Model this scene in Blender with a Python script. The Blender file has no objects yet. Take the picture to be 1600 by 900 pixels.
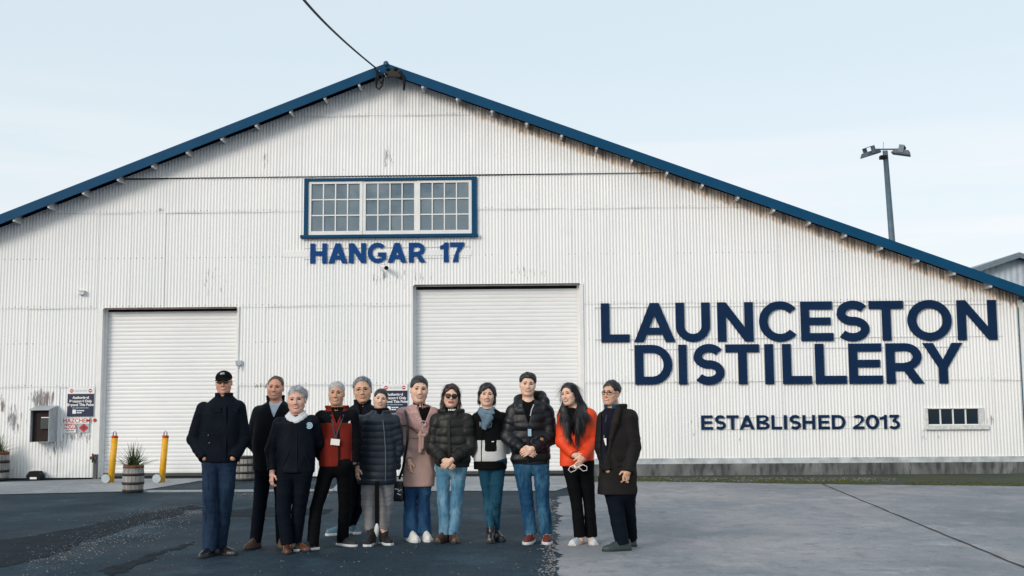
import bpy, bmesh, math, random
import numpy as np
from mathutils import Vector, Matrix
random.seed(7); rng = np.random.default_rng(11)
SC = bpy.context.scene
COL = SC.collection
rad = math.radians

# ------------------------------------------------------------------ camera
F_PX, HC = 1750.0, 1.457
PITCH, YAW, ROLL = rad(5.9), rad(-1.1265), rad(-0.4179)
def cam_axes():
    cy, sy, cp, sp = math.cos(YAW), math.sin(YAW), math.cos(PITCH), math.sin(PITCH)
    fw = Vector((sy*cp, cy*cp, sp)); r = Vector((cy, -sy, 0)); u = r.cross(fw)
    cr, sr = math.cos(ROLL), math.sin(ROLL)
    return cr*r + sr*u, -sr*r + cr*u, fw
RX, UX, FX = cam_axes()
cam = bpy.data.objects.new('camera', bpy.data.cameras.new('camera')); COL.objects.link(cam)
cam.data.sensor_width = 36; cam.data.lens = F_PX/1600*36
cam.data.clip_start = .05; cam.data.clip_end = 2000
m = Matrix((RX, UX, -FX)).transposed().to_4x4(); m.translation = (0, 0, HC)
cam.matrix_world = m
SC.camera = cam
# measuring helpers: survey a photographed point at a known distance Y, or on the ground
def ray(px, py): return FX + RX*((px-800)/F_PX) + UX*((450-py)/F_PX)
def W(px, py, Y):
    r = ray(px, py); t = Y/r.y; return Vector((r.x*t, Y, HC + r.z*t))
def G(px, py, z=0.0):
    r = ray(px, py); t = (z-HC)/r.z; return Vector((r.x*t, r.y*t, z))

# ------------------------------------------------------------------ light
SUN_DIR = Vector((-.58, -.72, .37)).normalized()          # towards the sun: low, from behind the camera's left
EL = math.asin(SUN_DIR.z)
wd = bpy.data.worlds.new('World'); SC.world = wd; wd.use_nodes = True
nt = wd.node_tree; nt.nodes.clear()
sky = nt.nodes.new('ShaderNodeTexSky'); sky.sky_type = 'NISHITA'; sky.sun_disc = False
sky.sun_elevation = EL; sky.sun_rotation = math.atan2(SUN_DIR.x, SUN_DIR.y)
sky.air_density = 1.0; sky.dust_density = 1.5; sky.ozone_density = 1.0
bg = nt.nodes.new('ShaderNodeBackground'); bg.inputs[1].default_value = .098
out = nt.nodes.new('ShaderNodeOutputWorld')
# thin high cloud veil: pale, with faint streaks low in the sky
tc = nt.nodes.new('ShaderNodeTexCoord')
mp = nt.nodes.new('ShaderNodeMapping'); mp.inputs['Rotation'].default_value = (rad(0), rad(-7), 0)
mp.inputs['Scale'].default_value = (1.0, 1.0, 15)
nz = nt.nodes.new('ShaderNodeTexNoise'); nz.inputs['Scale'].default_value = 1.6; nz.inputs['Detail'].default_value = 5
rp = nt.nodes.new('ShaderNodeValToRGB'); rp.color_ramp.elements[0].position = .50; rp.color_ramp.elements[1].position = .66
rp.color_ramp.elements[0].color = (.42, .42, .42, 1); rp.color_ramp.elements[1].color = (1, 1, 1, 1)
sx = nt.nodes.new('ShaderNodeSeparateXYZ')
mr = nt.nodes.new('ShaderNodeMapRange'); mr.inputs['From Min'].default_value = .04; mr.inputs['From Max'].default_value = .30
mr.inputs['To Min'].default_value = 1; mr.inputs['To Max'].default_value = .0
mu = nt.nodes.new('ShaderNodeMath'); mu.operation = 'MULTIPLY'
veil = nt.nodes.new('ShaderNodeMix'); veil.data_type = 'RGBA'; veil.inputs['Factor'].default_value = .74
veil.inputs[7].default_value = (7.0, 7.95, 8.4, 1)
cl = nt.nodes.new('ShaderNodeMix'); cl.data_type = 'RGBA'; cl.inputs[7].default_value = (8.75, 8.2, 8.2, 1)
L = nt.links.new
L(tc.outputs['Generated'], mp.inputs['Vector']); L(mp.outputs[0], nz.inputs['Vector']); L(nz.outputs['Fac'], rp.inputs[0])
L(tc.outputs['Generated'], sx.inputs[0]); L(sx.outputs['Z'], mr.inputs['Value'])
L(rp.outputs[0], mu.inputs[0]); L(mr.outputs[0], mu.inputs[1])
L(sky.outputs[0], veil.inputs[6]); L(veil.outputs[2], cl.inputs[6]); L(mu.outputs[0], cl.inputs['Factor'])
L(cl.outputs[2], bg.inputs[0]); L(bg.outputs[0], out.inputs[0])
sun = bpy.data.objects.new('sun', bpy.data.lights.new('sun', 'SUN')); COL.objects.link(sun)
sun.data.energy = 1.5; sun.data.angle = rad(19); sun.data.color = (1, .91, .80)
sun.rotation_euler = SUN_DIR.to_track_quat('Z', 'Y').to_euler()
SC.view_settings.view_transform = 'Standard'; SC.view_settings.look = 'None'
SC.view_settings.exposure = 0.33; SC.view_settings.gamma = 1; SC.view_settings.use_curve_mapping = False
SC.render.engine = 'CYCLES'

# ------------------------------------------------------------------ scene helpers
def tag(o, label=None, cat=None, group=None, kind=None):
    if label: o['label'] = label
    if cat: o['category'] = cat
    if group: o['group'] = group
    if kind: o['kind'] = kind
    return o
def thing(name, label, cat, loc=(0, 0, 0), rz=0, group=None):
    o = bpy.data.objects.new(name, None); COL.objects.link(o); o.location = loc; o.rotation_euler.z = rz
    o.empty_display_size = .2
    return tag(o, label, cat, group)
def link(name, me, mats, parent=None, smooth=False):
    o = bpy.data.objects.new(name, me); COL.objects.link(o)
    for mt in (mats if isinstance(mats, (list, tuple)) else [mats]): me.materials.append(mt)
    if smooth: me.polygons.foreach_set('use_smooth', [True]*len(me.polygons))
    if parent: o.parent = parent
    return o
class MB:
    """collects shapes, then becomes ONE mesh object"""
    def __init__(s): s.v = []; s.f = []; s.m = []; s.sm = []; s.mi = 0; s.smooth = False
    def face(s, idx): s.f.append(idx); s.m.append(s.mi); s.sm.append(s.smooth)
    def add(s, vs, fs):
        b = len(s.v); s.v += [tuple(v) for v in vs]
        for f in fs: s.face([b+i for i in f])
        return s
    def box(s, lo, hi, M=None):
        x0, y0, z0 = lo; x1, y1, z1 = hi
        vs = [Vector(p) for p in ((x0,y0,z0),(x1,y0,z0),(x1,y1,z0),(x0,y1,z0),(x0,y0,z1),(x1,y0,z1),(x1,y1,z1),(x0,y1,z1))]
        if M is not None: vs = [M @ v for v in vs]
        return s.add(vs, [(0,3,2,1),(4,5,6,7),(0,1,5,4),(1,2,6,5),(2,3,7,6),(3,0,4,7)])
    def cbox(s, c, d, M=None):
        return s.box([c[i]-d[i]/2 for i in range(3)], [c[i]+d[i]/2 for i in range(3)], M)
    def prism(s, pts, off):
        """planar polygon pts extruded along vector off"""
        n = len(pts); off = Vector(off); vs = [Vector(p) for p in pts]; vs += [v+off for v in vs]
        return s.add(vs, [tuple(range(n-1, -1, -1)), tuple(range(n, 2*n))] + [(i, (i+1) % n, n+(i+1) % n, n+i) for i in range(n)])
    def tube(s, pts, r, n=8, caps=True):
        pts = [Vector(p) for p in pts]; rs = r if isinstance(r, (list, tuple)) else [r]*len(pts)
        b = len(s.v); up = None
        for i, p in enumerate(pts):
            d = (pts[min(i+1, len(pts)-1)] - pts[max(i-1, 0)]).normalized()
            if up is None: up = d.orthogonal().normalized()
            up = (up - d*up.dot(d)).normalized(); sd = d.cross(up)
            for k in range(n):
                a = 2*math.pi*k/n; s.v.append(tuple(p + (up*math.cos(a) + sd*math.sin(a))*rs[i]))
        for i in range(len(pts)-1):
            for k in range(n):
                s.face([b+i*n+k, b+i*n+(k+1) % n, b+(i+1)*n+(k+1) % n, b+(i+1)*n+k])
        if caps:
            s.face([b+k for k in range(n-1, -1, -1)]); s.face([b+(len(pts)-1)*n+k for k in range(n)])
        return s
    def lathe(s, prof, c=(0, 0, 0), n=24, M=None):
        """profile of (radius, z) revolved about z through c"""
        b = len(s.v)
        for r, z in prof:
            for k in range(n):
                a = 2*math.pi*k/n; p = Vector((r*math.cos(a), r*math.sin(a), z))
                if M is not None: p = M @ p
                s.v.append(tuple(p + Vector(c)))
        for i in range(len(prof)-1):
            for k in range(n):
                s.face([b+i*n+k, b+i*n+(k+1) % n, b+(i+1)*n+(k+1) % n, b+(i+1)*n+k])
        if prof[0][0] > 1e-4: s.face([b+k for k in range(n-1, -1, -1)])
        if prof[-1][0] > 1e-4: s.face([b+(len(prof)-1)*n+k for k in range(n)])
        return s
    def build(s, name, mats, parent=None, bevel=0):
        me = bpy.data.meshes.new(name); me.from_pydata(s.v, [], s.f)
        me.polygons.foreach_set('material_index', s.m); me.polygons.foreach_set('use_smooth', s.sm)
        me.update(); o = link(name, me, mats, parent)
        if bevel:
            md = o.modifiers.new('bevel', 'BEVEL'); md.width = bevel; md.segments = 2; md.limit_method = 'ANGLE'
        return o
def raw_mesh(name, V, F4, mi=None, smooth=True):
    """numpy verts (n,3) and quads (m,4) -> mesh"""
    me = bpy.data.meshes.new(name); nv, nf = len(V), len(F4)
    me.vertices.add(nv); me.vertices.foreach_set('co', np.ascontiguousarray(V, dtype=np.float32).ravel())
    me.loops.add(nf*4); me.loops.foreach_set('vertex_index', np.ascontiguousarray(F4, dtype=np.int32).ravel())
    me.polygons.add(nf); me.polygons.foreach_set('loop_start', np.arange(0, nf*4, 4, dtype=np.int32))
    me.polygons.foreach_set('use_smooth', np.full(nf, smooth))
    if mi is not None: me.polygons.foreach_set('material_index', np.ascontiguousarray(mi, dtype=np.int32))
    me.update(calc_edges=True); me.validate(); return me

# ------------------------------------------------------------------ material helpers
class E:
    """tiny expression wrapper over shader sockets"""
    def __init__(s, nt, sock): s.nt, s.k = nt, sock
    def _m(s, op, *o, clamp=False):
        n = s.nt.nodes.new('ShaderNodeMath'); n.operation = op; n.use_clamp = clamp
        for i, a in enumerate((s,)+o):
            if isinstance(a, E): s.nt.links.new(a.k, n.inputs[i])
            else: n.inputs[i].default_value = a
        return E(s.nt, n.outputs[0])
    def __add__(s, o): return s._m('ADD', o)
    def __sub__(s, o): return s._m('SUBTRACT', o)
    def __mul__(s, o): return s._m('MULTIPLY', o)
    def __truediv__(s, o): return s._m('DIVIDE', o)
    def __pow__(s, o): return s._m('POWER', o)
    def max(s, o): return s._m('MAXIMUM', o)
    def min(s, o): return s._m('MINIMUM', o)
    def abs(s): return s._m('ABSOLUTE')
    def gt(s, o): return s._m('GREATER_THAN', o)
    def lt(s, o): return s._m('LESS_THAN', o)
    def inv(s): return (s*-1.0)+1.0
    def clamp(s): return s._m('ADD', 0.0, clamp=True)
    def ramp(s, a, b, c=0.0, d=1.0):
        n = s.nt.nodes.new('ShaderNodeMapRange'); s.nt.links.new(s.k, n.inputs[0])
        for i, x in enumerate((a, b, c, d)): n.inputs[i+1].default_value = x
        return E(s.nt, n.outputs[0])
class Mat:
    def __init__(s, name, col=(.5, .5, .5), rough=.6, metal=0.0, spec=.5):
        s.m = bpy.data.materials.new(name); s.m.use_nodes = True; s.nt = s.m.node_tree
        s.b = s.nt.nodes['Principled BSDF']; s.col = None
        s.b.inputs['Base Color'].default_value = (*col, 1); s.b.inputs['Roughness'].default_value = rough
        s.b.inputs['Metallic'].default_value = metal; s.b.inputs['Specular IOR Level'].default_value = spec
        s.c0 = col
    def pos(s):
        if not hasattr(s, '_p'):
            n = s.nt.nodes.new('ShaderNodeNewGeometry'); s._p = n.outputs['Position']
            x = s.nt.nodes.new('ShaderNodeSeparateXYZ'); s.nt.links.new(s._p, x.inputs[0])
            s._xyz = [E(s.nt, x.outputs[i]) for i in range(3)]
        return s._xyz
    def noise(s, scale=5, detail=3, stretch=(1, 1, 1), rough=.55, obj=False):
        s.pos(); n = s.nt.nodes.new('ShaderNodeTexNoise'); mp = s.nt.nodes.new('ShaderNodeMapping')
        mp.inputs['Scale'].default_value = stretch
        if obj:
            t = s.nt.nodes.new('ShaderNodeTexCoord'); s.nt.links.new(t.outputs['Object'], mp.inputs[0])
        else: s.nt.links.new(s._p, mp.inputs[0])
        s.nt.links.new(mp.outputs[0], n.inputs['Vector'])
        n.inputs['Scale'].default_value = scale; n.inputs['Detail'].default_value = detail; n.inputs['Roughness'].default_value = rough
        return E(s.nt, n.outputs['Fac'])
    def voro(s, scale, feature='DISTANCE_TO_EDGE'):
        s.pos(); n = s.nt.nodes.new('ShaderNodeTexVoronoi'); n.feature = feature; n.inputs['Scale'].default_value = scale
        s.nt.links.new(s._p, n.inputs['Vector']); return E(s.nt, n.outputs['Distance'])
    def tint(s, fac, col):
        """mix a further colour in by fac"""
        n = s.nt.nodes.new('ShaderNodeMix'); n.data_type = 'RGBA'
        if isinstance(fac, E): s.nt.links.new(fac.k, n.inputs[0])
        else: n.inputs[0].default_value = fac
        if s.col: s.nt.links.new(s.col, n.inputs[6])
        else: n.inputs[6].default_value = (*s.c0, 1)
        n.inputs[7].default_value = (*col, 1); s.col = n.outputs[2]
        s.nt.links.new(s.col, s.b.inputs['Base Color']); return s
    def rough(s, e): s.nt.links.new(e.k, s.b.inputs['Roughness']); return s
    def bump(s, e, strength=.3, dist=.01):
        n = s.nt.nodes.new('ShaderNodeBump'); n.inputs['Strength'].default_value = strength; n.inputs['Distance'].default_value = dist
        s.nt.links.new(e.k, n.inputs['Height'])
        if getattr(s, '_b', None): s.nt.links.new(s._b, n.inputs['Normal'])
        s._b = n.outputs[0]; s.nt.links.new(s._b, s.b.inputs['Normal']); return s
def simple(name, col, rough=.6, metal=0.0, var=.25, scale=8, spec=.5, bump=0.0, bscale=60):
    M = Mat(name, col, rough, metal, spec)
    if var: M.tint(M.noise(scale, 4).ramp(.35, .75), tuple(c*(1-var) for c in col))
    if bump: M.bump(M.noise(bscale, 3), bump, .004)
    return M.m
# ================================================================== the setting
D = 22.78                                   # distance of the hangar's front wall
XR, XRIDGE, XL = 9.80, -2.994, -16.0         # right corner, ridge, left corner of the wall
SL, SR = .388, .3716                        # roof pitches
ZRIDGE = 8.426                               # top of the roof edge at the ridge
def zroof(x): return ZRIDGE - (SL*(XRIDGE-x) if x < XRIDGE else SR*(x-XRIDGE))
OVER = .42                                  # how far the roof stands out over the wall

# ---- materials
def wall_material():
    M = Mat('white_painted_corrugated_iron', (.83, .83, .825), .42)
    x, y, z = M.pos()
    M.tint(M.noise(1.1, 3, (1, 1, .25)).ramp(.4, .8)*.5, (.70, .73, .76))
    M.tint(M.noise(9, 4, (1, 1, .05)).ramp(.52, .85)*.32, (.60, .61, .60))
    # old paint flaking: streaks inside worn places
    patch = None
    for (px, pz, rx, rz, k) in ((-10.05,1.62,.42,.34,1.0),(-10.6,1.2,.30,.55,.75),(-9.75,.75,.55,.65,.62),(-10.9,1.5,.2,.4,.8),(-9.3,.9,.5,.3,.7),
            (-2.98,6.55,.16,.42,.72),(-5.55,6.55,.12,.35,.6),(-2.6,4.1,.9,.5,.52),(-4.3,4.35,.7,.4,.45),(-.2,4.15,1.0,.3,.5),(-3.1,4.05,.35,.3,.6),
            (-5.4,1.85,.5,.10,.85),(3.2,1.0,.5,.4,.48),(4.0,.75,.3,.3,.5),(-7.7,5.5,.10,.10,.8),(-9.2,4.4,.16,.4,.5),(-6.6,4.1,.4,.7,.5),(1.7,1.7,.25,.8,.5),(7.9,.75,.6,.25,.5),(9.1,1.1,.2,.3,.6)):
        a = ((x-px)/rx); b = ((z-pz)/rz); q = ((a*a)+(b*b)).inv().clamp()*k
        patch = q if patch is None else patch.max(q)
    streak = M.noise(30, 4, (1, .2, .13), .6)
    flake = (patch*.50 + streak).ramp(.84, .92)*.85
    M.tint(flake, (.16, .17, .19))
    M.tint((patch*.40 + M.noise(24, 3, (1, .2, .2))).ramp(.80, .88)*.5, (.20, .11, .08))
    # odd nail stains
    M.tint(M.voro(1.7, 'F1').ramp(.035, .015)*.55, (.28, .25, .23))
    # rusty stain mixed with painted-in warm sunlight along the right-hand roof edge
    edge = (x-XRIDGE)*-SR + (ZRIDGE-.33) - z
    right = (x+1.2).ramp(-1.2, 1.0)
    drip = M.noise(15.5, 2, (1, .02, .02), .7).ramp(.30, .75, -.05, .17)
    rust_sun = ((drip-edge)*14.0).clamp()*right
    M.tint((rust_sun*M.noise(40, 3, (1, .1, .2), .6).ramp(.25, .6)*.85).clamp(), (.68, .44, .25))
    M.tint((((drip*.55-.008)-edge)*26.0).clamp()*right*M.noise(15.5, 2, (1, .03, .03)).ramp(.50, .58)*.55, (.06, .04, .035))  # small dark dents close below the roof edge
    # nail rows along the sheet laps
    cell = (x*7.63)._m('FRACT')
    for zr in (1.90, 3.51, 5.48, 7.48, 2.75, 4.5):
        row = (z-zr).abs().lt(.012)*(cell-.5).abs().lt(.10)*M.noise(2.3, 2, (1, 1, .1)).ramp(.42, .58)
        M.tint(row*.62, (.22, .22, .23))
    for zr in (1.868, 3.478, 5.448, 7.448):
        M.tint((z-zr).abs().lt(.009)*M.noise(1.7, 3, (1, 1, .1)).ramp(.35, .6)*.45, (.30, .32, .35))
    # splashed dirt along the foot of the sheets
    M.tint(z.ramp(.42, .02)*M.noise(5, 4).ramp(.3, .7)*.55, (.34, .38, .42))
    M.rough(M.noise(3, 3).ramp(.3, .7, .34, .55))
    return M.m
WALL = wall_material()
def blue_mat(name, col, r=.38):
    M = Mat(name, col, r, spec=.14); M.tint(M.noise(2.5, 4).ramp(.4, .8)*.4, tuple(c*1.35+.006 for c in col)); return M.m
FASCIA = blue_mat('blue_painted_board', (.001, .054, .128), .55)
NAVY = blue_mat('navy_painted_letter', (.002, .019, .062), .55)
BLUE = blue_mat('blue_painted_letter', (.001, .050, .195), .5)
WHITE = simple('white_paint', (.80, .80, .79), .45, var=.10, scale=6)
WHITEWORN = simple('worn_white_paint', (.72, .73, .73), .5, var=.35, scale=14)
ROOFM = simple('blue_roof_sheet', (.02, .09, .17), .4)
DARK = simple('dark_gap', (.02, .02, .022), .8, var=0)
RUBBER = simple('black_rubber', (.012, .012, .014), .7, var=.2, spec=.15)
STEEL = simple('galvanised_steel', (.36, .40, .44), .4, .6, var=.3, scale=20)
GREY = simple('grey_painted_metal', (.42, .46, .50), .45, var=.2)
BLACK = simple('black_plastic', (.008, .009, .011), .6, var=.2, spec=.15)
TIMBER = simple('bare_timber', (.46, .42, .36), .7, var=.3, scale=18)

# ---- ground
def asphalt():
    M = Mat('asphalt', (.022, .039, .055), .88, spec=.12)
    M.tint(M.noise(.32, 6, (1, .8, 1), .68).ramp(.42, .60), (.008, .020, .034)); M.tint(M.noise(.9, 7, (1, .7, 1), .75).ramp(.53, .66)*.8, (.036, .072, .100))
    M.tint(M.noise(1.6, 5).ramp(.52, .78)*.7, (.028, .055, .076))
    M.tint(M.noise(55, 3, rough=.7).ramp(.52, .70)*.8, (.050, .082, .108)); M.tint(M.noise(9, 5, rough=.7).ramp(.55, .75)*.6, (.034, .062, .086)); M.tint(M.noise(150, 2).ramp(.62, .72), (.10, .12, .14))
    M.tint(M.voro(38, 'F1').ramp(.10, .05)*M.noise(.7, 4).ramp(.46, .60)*.8, (.17, .18, .19))
    M.tint(M.noise(70, 2).ramp(.36, .26)*.8, (.003, .006, .010))
    M.bump(M.noise(90, 3), .6, .006); M.bump(M.noise(6, 4), .4, .02)
    M.rough(M.noise(.8, 4).ramp(.4, .65, .7, .95)); return M.m
def concrete(name, c, dark):
    M = Mat(name, c, .85, spec=.3)
    M.tint(M.noise(.60, 6, (1, .9, 1), .66).ramp(.38, .62), dark)
    M.tint(M.noise(1.2, 6, (1, .9, 1), .7).ramp(.50, .68)*.85, (c[0]*1.32, c[1]*1.28, c[2]*1.25))
    M.tint(M.noise(4, 6, (1, .8, 1), .75).ramp(.52, .72)*.75, tuple(v*.62 for v in dark)); M.tint(M.noise(.22, 5, rough=.6).ramp(.46, .62)*.55, tuple(v*.80 for v in dark)); M.tint(M.noise(.5, 5, (1.6, .6, 1), .7).ramp(.54, .66)*.5, (c[0]*1.1, c[1]*1.05, c[2]*1.06)); M.tint(M.noise(14, 4, rough=.8).ramp(.56, .70)*.5, tuple(v*.6 for v in dark))
    M.tint(M.noise(40, 3).ramp(.60, .70)*.6, tuple(v*.45 for v in dark))
    M.tint(M.voro(3.2, 'F1').ramp(.05, .025)*.7, (.05, .055, .06))
    M.bump(M.noise(45, 4), .5, .006); return M.m
ASPH = asphalt()
CONC = concrete('weathered_concrete', (.325, .318, .330), (.165, .190, .220))
APRON = concrete('old_apron_concrete', (.34, .36, .38), (.20, .225, .25))
STONE = simple('pale_gravel', (.20, .195, .195), .85, var=.5, scale=30)

def sheet(name, pts, z, mat, step=None, jitter=0.0, thick=0.0, **kw):
    """flat ground polygon; its outline is optionally broken up"""
    P = [Vector((p[0], p[1], z)) for p in pts]
    if step:
        Q = []
        for i, a in enumerate(P):
            b = P[(i+1) % len(P)]; n = max(1, int((b-a).length/step)) if (b-a).length < 16 else 1
            wob = 0.0; nrm = Vector((-(b-a).y, (b-a).x, 0)).normalized()
            for k in range(n):
                wob = wob*.82 + random.gauss(0, jitter*.45)
                Q.append(a.lerp(b, k/n) + (nrm*(wob+random.gauss(0, jitter*.25)) if k else Vector()))
        P = Q
    mb = MB()
    bm = bmesh.new(); f = bm.faces.new([bm.verts.new(p) for p in P])
    if f.normal.z < 0 or True:
        bm.normal_update()
        if f.normal.z < 0: f.normal_flip()
    bmesh.ops.triangulate(bm, faces=bm.faces[:])
    me = bpy.data.meshes.new(name); bm.to_mesh(me); bm.free()
    return tag(link(name, me, mat), kind='structure')
g = MB(); n = 26
g.add([(-900, -300, 0), (900, -300, 0), (900, 1500, 0), (-900, 1500, 0)], [(0, 1, 2, 3)])
tag(g.build('ground', ASPH), kind='structure')
gp = lambda l: [(G(*p).x, G(*p).y) for p in l]
sl = gp([(872, 900), (871, 840), (873, 776), (890, 775), (893, 762), (935, 752.5), (1000, 752.5), (1290, 757), (1600, 760)])
sheet('concrete_slab', sl + [(26, 13.9), (26, -8), (-.12, -8), (-.02, 2)], .005, CONC, .035, .030)
J0, J1 = G(1285, 757), G(1600, 888)
d = (J1-J0).normalized(); pr = Vector((-d.y, d.x, 0))
jm = MB(); N = 70; vs = []
for i in range(N+1):
    p = J0 + d*(i/N*20) + pr*random.uniform(-.008, .008); w = random.uniform(.010, .022)
    vs += [(p.x-pr.x*w, p.y-pr.y*w, .0085), (p.x+pr.x*w, p.y+pr.y*w, .0085)]
jm.add(vs, [(2*i, 2*i+1, 2*i+3, 2*i+2) for i in range(N)])
tag(jm.build('slab_joint', simple('joint_dirt', (.022, .024, .022), .9)), kind='structure')
jm = MB(); a, b = G(990, 820), G(1640, 823); vs = []
for i in range(N+1):
    p = a.lerp(b, i/N); w = max(.0, random.uniform(-.004, .007)); yy = p.y+random.uniform(-.006, .006)
    vs += [(p.x, yy-w, .0085), (p.x, yy+w, .0085)]
jm.add(vs, [(2*i, 2*i+1, 2*i+3, 2*i+2) for i in range(N)])
tag(jm.build('slab_crack', simple('crack_dirt', (.07, .075, .08), .9)), kind='structure')
sheet('concrete_apron', [(-17, 18.75)] + gp([(0, 773), (212, 768), (310, 752)]) + [(-6.1, 22.70), (-8.8, 22.70), (-9.6, 22.35), (-11.0, 21.75), (-17, 21.2)], .008, APRON, .15, .012)
sheet('doorway_apron', gp([(518, 768), (868, 767.5), (892, 760)]) + [(.93, 21.3), (.95, 22.72), (-3.9, 22.72)], .009, APRON, .15, .01)
kb = MB(); a, b = G(214, 769), G(517, 769)
kb.box((a.x, a.y-.05, -.05), (b.x, a.y+.10, .028)); tag(kb.build('kerb_strip', APRON, bevel=.01), kind='structure')
PATCH = simple('worn_asphalt_binder', (.016, .026, .036), .92, var=.55, scale=5, spec=.1, bump=.8, bscale=70)
for pts in ([(-60, 850), (60, 838), (150, 818), (230, 802), (300, 789), (318, 793), (270, 806), (215, 820), (150, 842), (60, 872), (-60, 905)], [(150, 893), (205, 878), (262, 858), (300, 846), (292, 853), (245, 872), (200, 892), (180, 900)], [(330, 800), (420, 793), (520, 796), (500, 804), (400, 808), (335, 806)]):
    sheet('asphalt_patch', gp(pts), .004, PATCH, .05, .045)
jm = MB(); vs = []; Lp = [Vector((-17, 18.735, .012)), G(0, 773.4), G(212, 768.6)]
for i in range(81):
    t = i/80*2; k = min(1, int(t)); p = Lp[k].lerp(Lp[k+1], t-k); w = random.uniform(.02, .05); vs += [(p.x, p.y-w, .0125), (p.x, p.y+.012, .0125)]
jm.add(vs, [(2*i, 2*i+2, 2*i+3, 2*i+1) for i in range(80)]); tag(jm.build('apron_joint', simple('apron_edge_dirt', (.018, .018, .018), .9)), kind='structure')
# moss strip at the foot of the plinth
M = Mat('moss_and_dirt', (.030, .040, .035), .95)
M.tint(M.noise(2.2, 5, (.5, 1.6, 1)).ramp(.42, .60), (.050, .058, .014)); M.tint(M.noise(18, 4).ramp(.5, .7)*.6, (.02, .025, .02)); M.bump(M.noise(40, 4), 1, .02)
MOSS = M.m
sheet('moss_bed', [(1.05, D-.02), (.98, 21.6)] + gp([(935, 751.5), (1000, 752), (1290, 756.5), (1600, 759.5)]) + [(13, 18.2), (14, D)], .004, MOSS)
mo = MB(); mo.smooth = True
for i in range(1700):
    t = random.random(); px = 945 + 655*t; back = 752 + 8*max(0, (px-1000)/600)
    if math.sin(px*.021)+.6*math.sin(px*.057+1) < random.uniform(-1.2, .9): continue
    p = G(px, back - abs(random.gauss(0, 1.9)) - .2)
    r = random.uniform(.012, .045); h = r*random.uniform(.25, .6)
    mo.lathe([(r, -.01), (r*.85, h*.55), (r*.4, h), (0, h*1.05)], (p.x, p.y, .004), 6)
tag(mo.build('moss', simple('moss_green', (.060, .072, .010), .95, var=.6, scale=9)), 'low green moss and weeds along the slab edge below the plinth', 'moss', kind='stuff')
# gravel scattered over the asphalt
gm = MB()
def pebble(x, y, r):
    a = random.random()*6; k = random.choice((4, 5)); b = len(gm.v)
    for i in range(k): gm.v.append((x+math.cos(a+i*6.283/k)*r*random.uniform(.7, 1.2), y+math.sin(a+i*6.283/k)*r*random.uniform(.7, 1.2), .001))
    gm.v.append((x, y, r*random.uniform(.5, .9)))
    for i in range(k): gm.face([b+i, b+(i+1) % k, b+k])
for i in range(2600):                       # the swept-up band across the left
    t = random.random(); q = Vector((40, 880)).lerp(Vector((300, 792)), t**.8)
    p = G(q.x+random.gauss(0, 30), q.y+random.gauss(0, 3.2+7*(1-t))); pebble(p.x, p.y, random.choice((.003, .004, .005, .006, .008, .012)))
for i in range(900):
    p = G(random.uniform(240, 320), 800+random.gauss(0, 1.5)); pebble(p.x, p.y, random.uniform(.003, .008))
for i in range(700):
    p = G(random.uniform(60, 860), random.uniform(782, 900)); pebble(p.x, p.y, random.choice((.003, .003, .004, .005, .008, .011)))
for i in range(160):
    p = G(random.uniform(360, 515), 773+random.gauss(0, 1.2)); pebble(p.x, p.y, random.uniform(.006, .02))
for i in range(420):                       # chips of the broken slab edge
    y = random.uniform(780, 900); p = G(868-abs(random.gauss(0, 12)), y); pebble(p.x, p.y, random.uniform(.005, .018))
for i in range(500):                       # on the moss strip
    p = G(random.uniform(1000, 1400), random.uniform(746.5, 753)); pebble(p.x, p.y, random.uniform(.01, .028))
tag(gm.build('gravel', STONE), 'loose pale gravel scattered over the dark asphalt', 'gravel', kind='stuff')

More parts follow.
